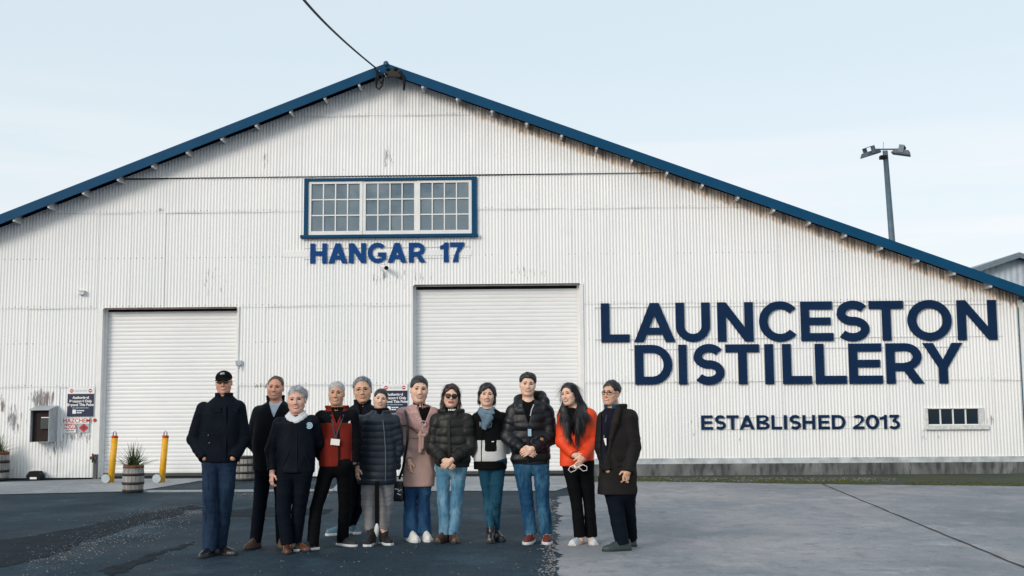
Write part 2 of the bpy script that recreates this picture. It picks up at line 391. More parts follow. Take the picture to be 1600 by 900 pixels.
# ---- the hangar
hangar = thing('hangar', 'big white corrugated iron hangar with blue roof edge and two roller doors', 'hangar', (XRIDGE, D, 0))
HO = Vector((XRIDGE, D, 0))
def hp(o):                                   # world-built mesh becomes a part of the hangar
    o.data.transform(Matrix.Translation(-HO)); o.parent = hangar; return o
PITCHC = .0655
OPEN = [(-8.85, -6.075, -1, 3.455), (-2.475, .93, -1, 3.87), (-4.72, -1.175, 4.93, 6.135), (7.83, 8.93, .93, 1.30)]
ROWS = [(.03, 1.87), (1.87, 3.48), (3.48, 5.45), (5.45, 6.19), (6.19, 7.45), (7.45, 9)]
def corrugated(name, x0, x1, zbot, ztop, rows, yb, openings, mat):
    n = int((x1-x0)/PITCHC*8); xs = np.linspace(x0, x1, n+1)
    sheetw = .70; sid = np.floor((xs-x0)/sheetw).astype(int); r = np.random.default_rng(5)
    V = []; Fq = []
    zt = np.array([ztop(x) for x in xs]); zb = np.array([zbot(x) for x in xs])
    for k, (r0, r1) in enumerate(rows):
        offs = r.uniform(-.004, .004, 200)[sid]; tilt = r.uniform(-.003, .003, 200)[sid]
        fr = ((xs-x0) % sheetw)/sheetw
        prow = .05 if r0 == 6.19 else .010
        wave = -.0066*np.cos(2*np.pi*(xs-x0)/PITCHC + .35*np.sin(sid*2.3))
        for i in range(n):
            xm = (xs[i]+xs[i+1])/2; a = max(r0 - (.02 if k else 0), zb[i]); b = min(r1, zt[i])
            if b - a < .01: continue
            segs = [(a, b)]
            for (ox0, ox1, oz0, oz1) in openings:
                if ox0 < xm < ox1:
                    new = []
                    for (s0, s1) in segs:
                        if oz1 <= s0 or oz0 >= s1: new.append((s0, s1)); continue
                        if oz0 > s0: new.append((s0, oz0))
                        if oz1 < s1: new.append((oz1, s1))
                    segs = new
            for (s0, s1) in segs:
                base = len(V)
                for j in (i, i+1):
                    for zz in (s0, s1):
                        t = (zz-r0)/(r1-r0)
                        top = min(zz, zt[j]) if zz == b else zz
                        V.append((xs[j], yb - prow*(1-t) - .003 + wave[j] + offs[i] + tilt[i]*fr[i] + .004*math.sin(zz*2.1+xs[j]*.8), top))
                Fq.append((base, base+2, base+3, base+1))
    me = raw_mesh(name, np.array(V), np.array(Fq), smooth=True)
    bm = bmesh.new(); bm.from_mesh(me); bmesh.ops.remove_doubles(bm, verts=bm.verts, dist=.0004); bm.to_mesh(me); bm.free()
    me.polygons.foreach_set('use_smooth', [True]*len(me.polygons))
    return link(name, me, mat)
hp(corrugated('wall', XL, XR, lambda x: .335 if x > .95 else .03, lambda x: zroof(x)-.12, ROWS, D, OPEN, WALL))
w = MB()                                     # the other three walls
def side(x): w.box((x-.02, D+.02, .03), (x+.02, D+34, zroof(x)-.2))
side(XL+.02); side(XR-.02)
w.prism([(XL+.05, D+34, .03), (XR-.05, D+34, .03), (XR-.05, D+34, zroof(XR)-.2), (XRIDGE, D+34, ZRIDGE-.2), (XL+.05, D+34, zroof(XL)-.2)], (0, .05, 0))
hp(w.build('rear_wall', WHITEWORN))
f = MB(); f.box((XL, D+.06, -.02), (XR-.05, D+33.9, .02)); hp(f.build('floor', DARK))
r = MB()
for x0, x1 in ((XL-.5, XRIDGE), (XRIDGE, XR+.42)):
    r.prism([(x0, D-OVER+.03, zroof(x0)-.035), (x1, D-OVER+.03, zroof(x1)-.035), (x1, D-OVER+.03, zroof(x1)-.005), (x0, D-OVER+.03, zroof(x0)-.005)], (0, 34.6+OVER, 0))
hp(r.build('roof', ROOFM))
f = MB(); FH = .190
for x0, x1 in ((XL-.5, XRIDGE-.0015), (XRIDGE+.0015, XR+.42)):
    f.prism([(x0, D-OVER, zroof(x0)-FH), (x1, D-OVER, zroof(x1)-FH), (x1, D-OVER, zroof(x1)+.012), (x0, D-OVER, zroof(x0)+.012)], (0, .028, 0))
hp(f.build('bargeboard', FASCIA))
f = MB(); f.smooth = True; f.tube([(XRIDGE, D-OVER-.02, ZRIDGE+.0), (XRIDGE, D+34, ZRIDGE+.0)], .055, 10); hp(f.build('ridge_cap', ROOFM))
for x in [XRIDGE-.62-.705*i for i in range(18)] + [XRIDGE+.80+.71*i for i in range(17)]:   # purlin ends showing under the roof edge
    s = SL if x < XRIDGE else -SR; z = zroof(x)-.045
    pm = MB(); M4 = Matrix.Translation((x, 0, z)) @ Matrix.Rotation(-math.atan(s), 4, 'Y')
    pm.box((-.022, D-OVER+.032, -.178), (.022, D+.6, .0), M4); hp(pm.build('purlin', WHITEWORN))
sk = MB(); sk.box((1.0, D-.035, .235), (XR, D+.02, .345)); hp(sk.build('skirting', simple('mildewed_white_board', (.56, .60, .63), .6, var=.5, scale=5)))
M = Mat('stained_plinth_concrete', (.20, .205, .21), .9)
M.tint(M.noise(2.2, 5, (1, 1, .5)).ramp(.35, .62), (.075, .082, .085)); M.tint(M.noise(11, 4, (1, 1, .25)).ramp(.48, .68)*.8, (.032, .036, .038)); M.bump(M.noise(20, 4), .5, .02)
pl = MB(); pl.box((.98, D-.075, -.05), (XR+.02, D+.02, .234)); hp(pl.build('plinth', M.m, bevel=.012))
cn = MB(); cn.box((XR-.02, D-.022, .35), (XR+.075, D+.06, zroof(XR)-.2)); hp(cn.build('corner_flashing', WHITE))
dn = MB(); dn.smooth = True; dn.tube([(XR-.035, D-.04, .35), (XR-.035, D-.04, zroof(XR)-.35)], .012, 8); hp(dn.build('conduit', simple('teal_pipe', (.03, .10, .15), .5)))
# dark strip standing for the gap shadow where one row of sheets sits over the next at the upper gable
gl = MB()
for i in range(120):
    x0 = -8.9 + i*.1
    if x0 > 2.75: break
    zz = 6.178 + .012*math.sin(x0*.9)
    gl.add([(x0, D-.004, zz-.02), (x0+.1, D-.004, zz-.02), (x0+.1, D-.045, zz+.006), (x0, D-.045, zz+.006)], [(0, 1, 2, 3)])
hp(gl.build('lap_shadow', DARK))

SLAT = Mat('white_shutter_slat', (.80, .80, .80), .38); SLAT.tint(SLAT.noise(2, 3, (1, 1, 3)).ramp(.4, .8)*.5, (.70, .72, .74)); SLAT.tint(SLAT.noise(7, 4, (.2, 1, 3)).ramp(.6, .8)*.4, (.58, .58, .57)); SLAT = SLAT.m
def roller(x0, x1, ztop, rec, pitch, gap):
    rd = MB(); rd.smooth = True; prof = []; z = .10
    while z < ztop+.02:
        for t, q in ((0, .0), (.10, -.0045), (.28, -.0075), (.5, -.0080), (.72, -.0075), (.90, -.0045)): prof.append((z+t*pitch, D+rec+q))
        z += pitch
    prof = [p for p in prof if p[0] < ztop-gap]; n = 8
    for (zz, yy) in prof:
        for k in range(n+1): rd.v.append((x0+(x1-x0)*k/n, yy+.006*math.sin(k*1.3), zz))
    for i in range(len(prof)-1):
        for k in range(n): rd.face([i*(n+1)+k, i*(n+1)+k+1, (i+1)*(n+1)+k+1, (i+1)*(n+1)+k])
    door = hp(rd.build('roller_door', SLAT))
    rb = MB(); rb.box((x0+.01, D+rec-.03, .045), (x1-.01, D+rec+.03, .105)); b1 = rb.build('bottom_rail', simple('dark_rail', (.05, .055, .06), .5)); b1.data.transform(Matrix.Translation(-HO)); b1.parent = door
    rs = MB(); rs.box((x0+.01, D+rec-.02, .012), (x1-.01, D+rec+.02, .044)); b2 = rs.build('rubber_seal', RUBBER); b2.data.transform(Matrix.Translation(-HO)); b2.parent = door
    for x in (x0, x1):
        s = 1 if x == x0 else -1
        g = MB(); g.box((min(x, x+s*.05), D+rec-.045, .012), (max(x, x+s*.05), D+rec-.022, ztop)); hp(g.build('door_guide', WHITE))
    bk = MB(); bk.box((x0-.05, D+rec+.06, ztop-.5), (x1+.05, D+rec+.5, ztop+.06)); hp(bk.build('door_gap_blackout', DARK))  # black box added so the gap above the slats stays dark
    return door
roller(-8.85, -6.075, 3.455, .15, .080, .05)
roller(-2.475, .93, 3.87, .16, .078, .06)
def frame_box(name, x0, x1, z0, z1, wl, wr, wt, mat, y0=-.03, y1=.17):
    f = MB(); f.box((x0-wl, D+y0, z0), (x0, D+y1, z1+wt)); f.box((x1, D+y0, z0), (x1+wr, D+y1, z1+wt))
    if wt: f.box((x0, D+y0+.002, z1), (x1, D+y1-.002, z1+wt-.002))
    return hp(f.build(name, mat, bevel=.004))
frame_box('door_frame', -8.85, -6.075, .01, 3.455, .10, .035, .022, WHITE)
frame_box('door_frame', -2.475, .93, .01, 3.87, .045, .075, .022, WHITE)
hd = MB(); hd.box((-8.82, D-.05, 3.437), (-6.1, D-.03, 3.475)); hp(hd.build('door_lintel', simple('rusty_flashing', (.16, .12, .10), .7, var=.5, scale=12)))
hd = MB(); hd.box((-2.45, D-.05, 3.868), (.93, D-.03, 3.895)); hp(hd.build('door_lintel', simple('dark_flashing', (.07, .06, .06), .7, var=.5, scale=12)))
# post and latch at the first door's left jamb
ps = MB(); ps.box((-8.935, D-.09, .0), (-8.862, D-.031, .50)); hp(ps.build('jamb_post', simple('grimy_post', (.10, .11, .12), .7, var=.4)))
la = MB(); la.box((-8.99, D-.13, .40), (-8.87, D-.101, .46)); la.smooth = True; la.tube([(-8.93, D-.14, .34), (-8.93, D-.14, .52)], .018, 8); hp(la.build('latch', simple('rusty_latch', (.10, .06, .04), .7)))

def window_main():
    x0, x1, z0, z1 = -4.70, -1.19, 4.935, 6.125
    win = thing('window', None, None); win.parent = hangar; win.location = Vector(((x0+x1)/2, D, z0)) - HO
    o = Vector(((x0+x1)/2, D, z0))
    def wp(mb, name, mat, bevel=0):
        ob = mb.build(name, mat, bevel=bevel); ob.data.transform(Matrix.Translation(-o)); ob.parent = win; return ob
    f = MB(); t = .075
    f.box((x0-.03, D-.06, z0), (x0+.055, D+.10, z1+.0)); f.box((x1-.075, D-.06, z0), (x1+.03, D+.10, z1+.0)); f.box((x0+.055, D-.058, z1-.06), (x1-.075, D+.10, z1-.002))
    wp(f, 'frame', FASCIA, .004)
    f = MB(); f.box((x0-.09, D-.12, z0-.065), (x1+.05, D+.06, z0-.002)); wp(f, 'sill', FASCIA, .005)
    GL = Mat('old_window_glass', (.115, .17, .215), .16, spec=.7); GL.tint(GL.noise(1.4, 3).ramp(.35, .7)*.8, (.20, .245, .28)); GL.tint(GL.noise(.9, 4, (1, 1, 1.4)).ramp(.52, .62)*.7, (.055, .11, .16)); GL.bump(GL.noise(4, 3), .10, .02); GL = GL.m  # grey-blue sky reflection painted into the glass colour
    ix0, ix1, iz0, iz1 = x0+.055, x1-.075, z0+.002, z1-.06; n = 3; ww = (ix1-ix0)/n
    for k in range(n):
        a, b = ix0+k*ww, ix0+(k+1)*ww-.001; s = MB(); st = .062; yA = D-.03+(.012 if k == 1 else 0); yB = yA+.05
        top, bot = iz1-.055, iz0+.085
        s.box((a, yA, iz0), (a+st, yB, iz1)); s.box((b-st, yA, iz0), (b, yB, iz1)); s.box((a+st, yA+.002, top), (b-st, yB, iz1)); s.box((a+st, yA+.002, iz0), (b-st, yB, bot))
        for j in range(1, 4): xx = a+st+(b-a-2*st)*j/4; s.box((xx-.012, yA+.008, bot), (xx+.012, yB-.004, top))
        for j in range(1, 3): zz = bot+(top-bot)*j/3; s.box((a+st, yA+.011, zz-.012), (b-st, yB-.006, zz+.012))
        wp(s, 'sash', WHITE)
        for ci in range(4):
            for ri in range(3):
                p = MB(); xa, xb = a+st+(b-a-2*st)*ci/4+.004, a+st+(b-a-2*st)*(ci+1)/4-.004; za, zb = bot+(top-bot)*ri/3+.004, bot+(top-bot)*(ri+1)/3-.004
                t1, t2 = random.uniform(-.012, .012), random.uniform(-.010, .010)
                yy = yA+.030
                p.add([(xa, yy+t1, za), (xb, yy-t1, za), (xb, yy-t1+t2, zb), (xa, yy+t1+t2, zb)], [(0, 1, 2, 3)])
                wp(p, 'pane', GL)
window_main()
def window_small():
    x0, x1, z0, z1 = 7.85, 8.905, .965, 1.29
    win = thing('window', None, None); win.parent = hangar; o = Vector(((x0+x1)/2, D, z0)); win.location = o - HO
    def wp(mb, name, mat, bevel=0):
        ob = mb.build(name, mat, bevel=bevel); ob.data.transform(Matrix.Translation(-o)); ob.parent = win; return ob
    f = MB()
    f.box((x0-.04, D-.045, z0), (x0+.02, D+.06, z1)); f.box((x1-.03, D-.045, z0), (x1+.075, D+.06, z1)); f.box((x0-.04, D-.047, z1), (x1+.075, D+.06, z1+.022)); wp(f, 'frame', WHITEWORN, .004)
    f = MB(); f.box((x0-.055, D-.08, z0-.085), (x1+.15, D+.05, z0-.002)); wp(f, 'sill', WHITEWORN, .006)
    f = MB()
    for k in range(1, 4): xx = x0+.02+(x1-x0-.05)*k/4; f.box((xx-.013, D-.02, z0+.0), (xx+.013, D+.02, z1))
    f.box((x0+.02, D-.022, z0), (x1-.03, D+.02, z0+.022)); wp(f, 'glazing_bar', WHITE)
    GL = Mat('dark_window_glass', (.010, .022, .036), .08, spec=.35).m
    for k in range(4):
        p = MB(); xa, xb = x0+.02+(x1-x0-.05)*k/4, x0+.02+(x1-x0-.05)*(k+1)/4
        p.add([(xa, D+.005, z0), (xb, D+.005, z0), (xb, D+.006, z1), (xa, D+.006, z1)], [(0, 1, 2, 3)]); wp(p, 'pane', GL)
window_small()

# ---- lettering, drawn as outlines and cut out of thick board
def arc(cx, cy, rx, ry, a0, a1, n=18): return [(cx+rx*math.cos(rad(a0+(a1-a0)*i/n)), cy+ry*math.sin(rad(a0+(a1-a0)*i/n))) for i in range(n+1)]
def stroke(pts, t):
    P = [Vector(p) for p in pts]; Lf, Rt = [], []
    for i, p in enumerate(P):
        d = (P[min(i+1, len(P)-1)]-P[max(i-1, 0)]).normalized(); nn = Vector((-d.y, d.x)); Lf.append(p+nn*t/2); Rt.append(p-nn*t/2)
    return [tuple(q) for q in Lf + Rt[::-1]]
def glyph(ch, w, t):
    """list of contour groups; each group is [outer, hole, ...] in a box w by 1"""
    R_ = lambda x0, y0, x1, y1: [(x0, y0), (x1, y0), (x1, y1), (x0, y1)]
    h = t*.94
    if ch == 'I': return [[R_(0, 0, w, 1)]]
    if ch == 'L': return [[[(0, 0), (w, 0), (w, h), (t, h), (t, 1), (0, 1)]]]
    if ch == 'T': c = w/2; return [[[(c-t/2, 0), (c+t/2, 0), (c+t/2, 1-h), (w, 1-h), (w, 1), (0, 1), (0, 1-h), (c-t/2, 1-h)]]]
    if ch == 'E': m0, m1 = .5-h*.47, .5+h*.47; return [[[(0, 0), (w, 0), (w, h), (t, h), (t, m0), (w*.93, m0), (w*.93, m1), (t, m1), (t, 1-h), (w*.985, 1-h), (w*.985, 1), (0, 1)]]]
    if ch == 'H': m0, m1 = .5-h*.5, .5+h*.5; return [[[(0, 0), (t, 0), (t, m0), (w-t, m0), (w-t, 0), (w, 0), (w, 1), (w-t, 1), (w-t, m1), (t, m1), (t, 1), (0, 1)]]]
    if ch == 'N':
        k = 1.22*t/(w-2*t); y1 = k/(1+k); return [[[(0, 0), (t, 0), (t, 1-y1), (w-t, 0), (w, 0), (w, 1), (w-t, 1), (w-t, y1), (t, 1), (0, 1)]]]
    if ch == 'A':
        a, tt = t*.52, t*1.13; s = w/2-a; L0 = lambda y: s*y; L1 = lambda y: tt+s*y; b0, b1 = .19, .19+h*.88; ya = (w/2-tt)/s
        return [[[(0, 0), (tt, 0), (L1(b0), b0), (w-L1(b0), b0), (w-tt, 0), (w, 0), (w/2+a, 1), (w/2-a, 1)], [(L1(b1), b1), (w/2, ya), (w-L1(b1), b1)]]]
    if ch == 'U':
        r = w/2; return [[arc(r, r*.92, r, r*.93, 180, 360) + [(w, 1), (w-t, 1)] + arc(r, r*.92, r-t, r*.92-h, 360, 180) + [(t, 1), (0, 1)]]]
    if ch in 'O0':
        o = 1 if ch == 'O' else 1; return [[arc(w/2, .5, w/2, .515, 0, 360, 44)[:-1], arc(w/2, .5, w/2-t*1.02, .515-h*1.02, 0, 360, 44)[:-1]]]
    if ch == 'C':
        r = w*.56; return [[arc(r, .5, r, .515, 40, 320, 36) + arc(r, .5, r-t, .515-h, 319, 41, 36)]]
    if ch == 'G':
        r = w*.53; o = arc(r, .5, r, .515, 42, 322, 36); i_ = arc(r, .5, r-t, .515-h, 318, 44, 36)
        return [[o + [(w, .16), (w, .52), (w*.56, .52), (w*.56, .52-h*.9), (w-t*.95, .52-h*.9), (w-t*.95, .2)] + i_[2:]]]
    if ch == 'S':
        rv = (1-h)/4+.006; rh = (w-t)/2; c = w/2
        p = arc(c+.01, 1-h/2-rv+.01, rh*.96, rv, 28, 180, 16) + arc(c, 1-h/2-rv+.01, rh*.98, rv*1.0, 190, 262, 8) + arc(c, h/2+rv-.01, rh, rv, 82, -90, 18) + arc(c-.01, h/2+rv-.01, rh, rv, -98, -146, 7)
        return [[stroke(p, t*.98)]]
    if ch == 'D':
        s = w-.5; s = max(s, t); rx = w-s
        return [[[(0, 0), (s, 0)] + arc(s, .5, rx, .5, -90, 90, 24) + [(0, 1)], [(t, h), (s, h)] + arc(s, .5, rx-t, .5-h, -90, 90, 24) + [(t, 1-h)]]]
    if ch in 'RP':
        s = w*.50; b = .33; cy = (1+b)/2; ry = (1-b)/2; rx = w*.95-s
        out_ = [(0, 0), (t, 0), (t, b)]
        if ch == 'R': out_ = [(0, 0), (t, 0), (t, b-.02), (w*.47, b-.02), (w-t*1.22, 0), (w, 0), (w*.72, b+.035)] + arc(s, cy, rx, ry, -60, 90, 18) + [(0, 1)]
        else: out_ += arc(s, cy, rx, ry, -90, 90, 18) + [(0, 1)]
        return [[out_, [(t, b+h-.02), (s, b+h-.02)] + arc(s, cy, rx-t, ry-h+.01, -90, 90, 16) + [(t, 1-h)]]]
    if ch == 'B':
        s = w*.56; m_ = .52; r1 = (1-m_)/2; r2 = m_/2
        return [[[(0, 0), (s, 0)] + arc(s, r2, w-s, r2, -90, 70, 14) + arc(s, m_+r1, w*.94-s, r1, -70, 90, 14) + [(0, 1)],
                 [(t, h*.95), (s, h*.95)] + arc(s, r2, w-s-t, r2-h*.9, -90, 90, 12) + [(t, m_-h*.45)], [(t, m_+h*.45), (s, m_+h*.45)] + arc(s, m_+r1, w*.94-s-t, r1-h*.75, -90, 90, 12) + [(t, 1-h*.95)]]]
    if ch == 'Y': c = w/2; return [[[(c-t/2, 0), (c+t/2, 0), (c+t/2, .38), (w, 1), (w-t*1.2, 1), (c, .38+t*.95), (t*1.2, 1), (0, 1), (c-t/2, .38)]]]
    if ch == '1': return [[[(w-t, 0), (w, 0), (w, 1), (w-t*.75, 1), (w-t*1.05, .90), (0, .81), (0, .66), (w-t, .70)]]]
    if ch == '7': return [[[(w*.18, 0), (w*.18+t*1.12, 0), (w*.62, .45), (w, .84), (w, 1), (0, 1), (0, 1-h), (w-t*1.25, 1-h), (w*.40, .5)]]]
    if ch == '2':
        r = (w-t)/2*.98; p = arc(w*.49, .99-t/2-.24, r, .245, 150, 0, 14) + [(w-t*.62, .60), (w*.62, .40), (t*.85, .13)]
        return [[[(0, 0), (w, 0), (w, h), (t*1.55, h)] + stroke(p, t*.96)[:len(p)-1][::-1]*0 + [(w*.62+t*.35, .40-.03+.06), (w-t*.08, .60)] + arc(w*.49, .75-t*.0-.02, w*.49-t*.03, .27, -8, 152, 16) + arc(w*.49, .73, r-t*.5, .27-t, 150, -4, 14) + [(w-t*1.1, .62), (w*.55, .42), (0, h*.8)]]]
    if ch == '3':
        o = arc(w*.46, .31, w*.54, .325, -150, 62, 22); i_ = arc(w*.46, .31, w*.54-t, .325-h, 62, -148, 22)
        return [[o + [(w*.60, .62), (w*.93, .88), (w*.93, 1), (w*.06, 1), (w*.06, 1-h), (w*.60, 1-h), (w*.33, .655), (w*.33, .50), (w*.50, .5)] + i_[1:]]]
    return []
def letter_mesh(ch, x0, x1, z0, z1, t, depth):
    H = z1-z0; cu = bpy.data.curves.new('letter', 'CURVE'); cu.dimensions = '2D'; cu.fill_mode = 'BOTH'; cu.extrude = depth/2
    for grp in glyph(ch, (x1-x0)/H, t):
        for c in grp:
            s = cu.splines.new('POLY'); s.points.add(len(c)-1); s.use_cyclic_u = True
            for p, q in zip(s.points, c): p.co = (q[0]*H, q[1]*H, 0, 1)
    ob = bpy.data.objects.new('letter', cu); COL.objects.link(ob)
    me = bpy.data.meshes.new_from_object(ob); bpy.data.objects.remove(ob); bpy.data.curves.remove(cu)
    me.transform(Matrix.Translation((x0, 0, z0)) @ Matrix.Rotation(math.pi/2, 4, 'X')); me.materials.clear()
    return me
def lettering(label, items, top, bot, mat, t, depth=.03, rails=(.93, .05), ov=.12):
    """items: (char, px0, px1) photographed at pixel heights top/bot given at both ends"""
    c = W((items[0][1]+items[-1][2])/2, (bot[0]+bot[1])/2, D-.06); root = thing('lettering', label, 'lettering', (c.x, c.y, c.z))
    X0, X1 = items[0][1], items[-1][2]; lo, hi = 1e9, -1e9
    for ch, a, b in items:
        k = ((a+b)/2-X0)/(X1-X0); pt = top[0]+(top[1]-top[0])*k; pb = bot[0]+(bot[1]-bot[0])*k
        A, B, Cc = W(a, pb, D-.04), W(b, pb, D-.04), W((a+b)/2, pt, D-.04)
        me = letter_mesh(ch, A.x, B.x, (A.z+B.z)/2, Cc.z, t, depth)
        me.transform(Matrix.Translation((0, D-.016-depth/2-.004, 0)) @ Matrix.Translation(-c)); link('letter', me, mat, root)
        lo = min(lo, A.x); hi = max(hi, B.x); zb, zt = (A.z+B.z)/2, Cc.z
    for rr in rails:
        q = MB(); zz = zb+(zt-zb)*rr; q.box((lo-ov, D-.0185, zz-.008), (hi+ov, D-.004, zz+.008)); o = q.build('rail', WHITEWORN); o.data.transform(Matrix.Translation(-c)); o.parent = root
    return root
Z = lambda ch, a, b: (ch, 900+a*.4375, 900+b*.4375)
lettering('upper of the two big rows of navy cut-out letters on the right wall', [Z('L',90,192),Z('A',208,355),Z('U',358,480),Z('N',507,635),Z('C',656,790),Z('E',805,920),Z('S',932,1050),Z('T',1050,1173),Z('O',1187,1345),Z('N',1365,1506)], (474, 468.5), (535, 531), NAVY, .215, rails=(.90, .09))
lettering('lower of the two big rows of navy cut-out letters on the right wall', [Z('D',212,345),Z('I',368,398),Z('S',420,532),Z('T',537,657),Z('I',677,708),Z('L',740,843),Z('L',857,968),Z('E',977,1097),Z('R',1111,1245),Z('Y',1243,1386)], (539, 535.5), (601, 599), NAVY, .215, rails=(.90, .09))
Z = lambda ch, a, b: (ch, 1080+a*.2125, 1080+b*.2125)
lettering('small navy letters and year on thin rails, lowest row on the right wall', [Z('E',76,160),Z('S',176,255),Z('T',262,350),Z('A',357,468),Z('B',483,577),Z('L',592,668),Z('I',684,706),Z('S',726,808),Z('H',822,914),Z('E',938,1020),Z('D',1037,1137),Z('2',1192,1275),Z('0',1287,1384),Z('1',1390,1442),Z('3',1458,1537)], (649, 648), (671.3, 670.3), NAVY, .205, depth=.02, rails=(.88, .06), ov=.03)
Z = lambda ch, a, b: (ch, 450+a*.2, 450+b*.2)
lettering('bright blue letters and number directly below the long upper window', [Z('H',172,303),Z('A',316,462),Z('N',475,607),Z('G',622,765),Z('A',778,925),Z('R',943,1075),Z('1',1187,1253),Z('7',1266,1375)], (380.5, 378.5), (411.5, 409), BLUE, .238, depth=.025, rails=(.78, .22), ov=.12)
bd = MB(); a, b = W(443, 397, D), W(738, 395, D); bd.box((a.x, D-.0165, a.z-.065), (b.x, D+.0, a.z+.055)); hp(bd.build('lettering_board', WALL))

# ---- small flat signs (built-in vector font for the fine print)
def text_mesh(txt, size, x, z, bold=0.0, align='CENTER'):
    cu = bpy.data.curves.new('txt', 'FONT'); cu.body = txt; cu.size = size; cu.align_x = align; cu.offset = bold*size; cu.extrude = .0006
    ob = bpy.data.objects.new('txt', cu); COL.objects.link(ob); me = bpy.data.meshes.new_from_object(ob)
    bpy.data.objects.remove(ob); bpy.data.curves.remove(cu); me.materials.clear()
    me.transform(Matrix.Translation((x, 0, z)) @ Matrix.Rotation(math.pi/2, 4, 'X')); return me
SIGNW = simple('sign_white', (.80, .80, .80), .35, var=.06); SIGNB = simple('sign_navy', (.008, .016, .055), .35, var=.1)
SIGNR = simple('sign_red', (.50, .015, .02), .4, var=.15); INK = simple('white_print', (.82, .82, .82), .4, var=0); PALEBLUE = simple('pale_blue_print', (.30, .48, .62), .4, var=0)
DKINK = simple('dark_print', (.05, .05, .08), .5, var=0); PALEGREY = simple('faded_print', (.52, .54, .60), .5, var=0)
def put(me, name, mat, parent, y): me.transform(Matrix.Translation((0, y, 0))); return link(name, me, mat, parent)
def disc(mb, x, z, r, y0, y1, n=20, r1=0):
    mb.prism([(x+r*math.cos(2*math.pi*i/n), y0, z+r*math.sin(2*math.pi*i/n)) for i in range(n)], (0, y1-y0, 0))
def notice(label, px0, px1, pyt, pyb):
    a, b = W(px0, pyb, D-.03), W(px1, pyt, D-.03); w_, h_ = b.x-a.x, b.z-a.z
    t = thing('notice_sign', label, 'sign', ((a.x+b.x)/2, D-.03, a.z), group='access notices on the hangar wall')
    hdr = h_*.215
    p = MB(); p.box((-w_/2, -.006, 0), (w_/2, .006, h_)); p.build('sign_board', SIGNW, t, .002)
    p = MB(); p.box((-w_/2+.004, -.009, .004), (w_/2-.004, -.0065, h_-hdr)); p.build('message_panel', SIGNB, t)
    for s in (-1, 1):
        q = MB(); disc(q, s*w_*.345, h_-hdr*.52, hdr*.30, -.008, -.0062); ro = q.build('no_entry_roundel', SIGNR, t)
        q = MB(); q.box((s*w_*.345-hdr*.2, -.0095, h_-hdr*.58), (s*w_*.345+hdr*.2, -.0082, h_-hdr*.45)); q.build('bar', INK, ro)
    put(text_mesh('NO ENTRY', hdr*.42, 0, h_-hdr*.66, .02), 'heading', PALEGREY, t, -.008)
    for s_, zz in (('Authorised', .655), ('Personnel Only', .53), ('Beyond This Point', .405)):
        put(text_mesh(s_, h_*.125, 0, h_*zz-.04*h_, .03), 'message', INK, t, -.011)
    q = MB()
    for u0, u1 in ((-.30,-.22),(-.205,-.19),(-.175,-.04),(-.025,.10),(.115,.19),(.205,.30)): q.box((w_*u0, -.0112, h_*.285), (w_*u1, -.0095, h_*.31))
    q.build('small_print', PALEBLUE, t)
    q = MB(); q.box((-w_*.29, -.0115, h_*.10), (-w_*.16, -.0095, h_*.24)); q.build('emblem', INK, t)
    q = MB()
    for u0, u1, v in ((-.13,-.06,.185),(-.05,.02,.185),(.03,.14,.185),(-.13,-.04,.115),(-.03,.05,.115)): q.box((w_*u0, -.0112, h_*v), (w_*u1, -.0095, h_*(v+.036)))
    q.build('operator_name', INK, t)
    return t
notice('navy and white access notice beside the left roller door, above the red-lettered signs', 104.5, 148, 605.5, 651)
notice('navy and white access notice between the doors, half hidden behind the group', 597, 637, 600.5, 646)
# red-lettered hazard sign, smoking sign, diamond and reflector
a, b = W(100, 662, D-.03), W(140, 652, D-.03); t = thing('hazard_sign', 'white strip sign in thin red capitals under the left access notice', 'sign', ((a.x+b.x)/2, D-.03, a.z))
p = MB(); p.box((-(b.x-a.x)/2, -.004, 0), ((b.x-a.x)/2, .004, b.z-a.z)); p.build('sign_board', SIGNW, t)
put(text_mesh('HAZCHEM', .118, 0, .022, .012), 'lettering', SIGNR, t, -.0055)
a, b = W(100.5, 676, D-.03), W(119, 662.5, D-.03); w_, h_ = b.x-a.x, b.z-a.z; t = thing('smoking_sign', 'small white and red prohibition sign below the red capitals', 'sign', ((a.x+b.x)/2, D-.03, a.z))
p = MB(); p.box((-w_/2, -.004, 0), (w_/2, .004, h_)); p.build('sign_board', SIGNW, t)
p = MB(); p.box((-w_/2+.006, -.0065, h_*.42), (w_/2-.006, -.0045, h_-.006)); p.build('red_panel', SIGNR, t)
put(text_mesh('NO', h_*.5, -w_*.16, h_*.50, .05), 'lettering', INK, t, -.0085)
q = MB()
for i in range(20):
    a0, a1 = 2*math.pi*i/20, 2*math.pi*(i+1)/20; cx, cz, r0, r1 = w_*.27, h_*.71, h_*.15, h_*.22
    q.prism([(cx+r0*math.cos(a0), -.009, cz+r0*math.sin(a0)), (cx+r1*math.cos(a0), -.009, cz+r1*math.sin(a0)), (cx+r1*math.cos(a1), -.009, cz+r1*math.sin(a1)), (cx+r0*math.cos(a1), -.009, cz+r0*math.sin(a1))], (0, .002, 0))
q.box((-.02, -.0015, -h_*.17), (.02, .0005, h_*.17), Matrix.Translation((w_*.27, -.0085, h_*.71)) @ Matrix.Rotation(rad(-45), 4, 'Y') @ Matrix.Diagonal((.4, 1, 1, 1))); q.build('prohibition_ring', INK, t)
q = MB()
for u0, u1 in ((-.34,-.12),(-.08,.02),(.06,.34)): q.box((w_*u0, -.006, h_*.16), (w_*u1, -.0045, h_*.27))
q.build('small_print', DKINK, t)
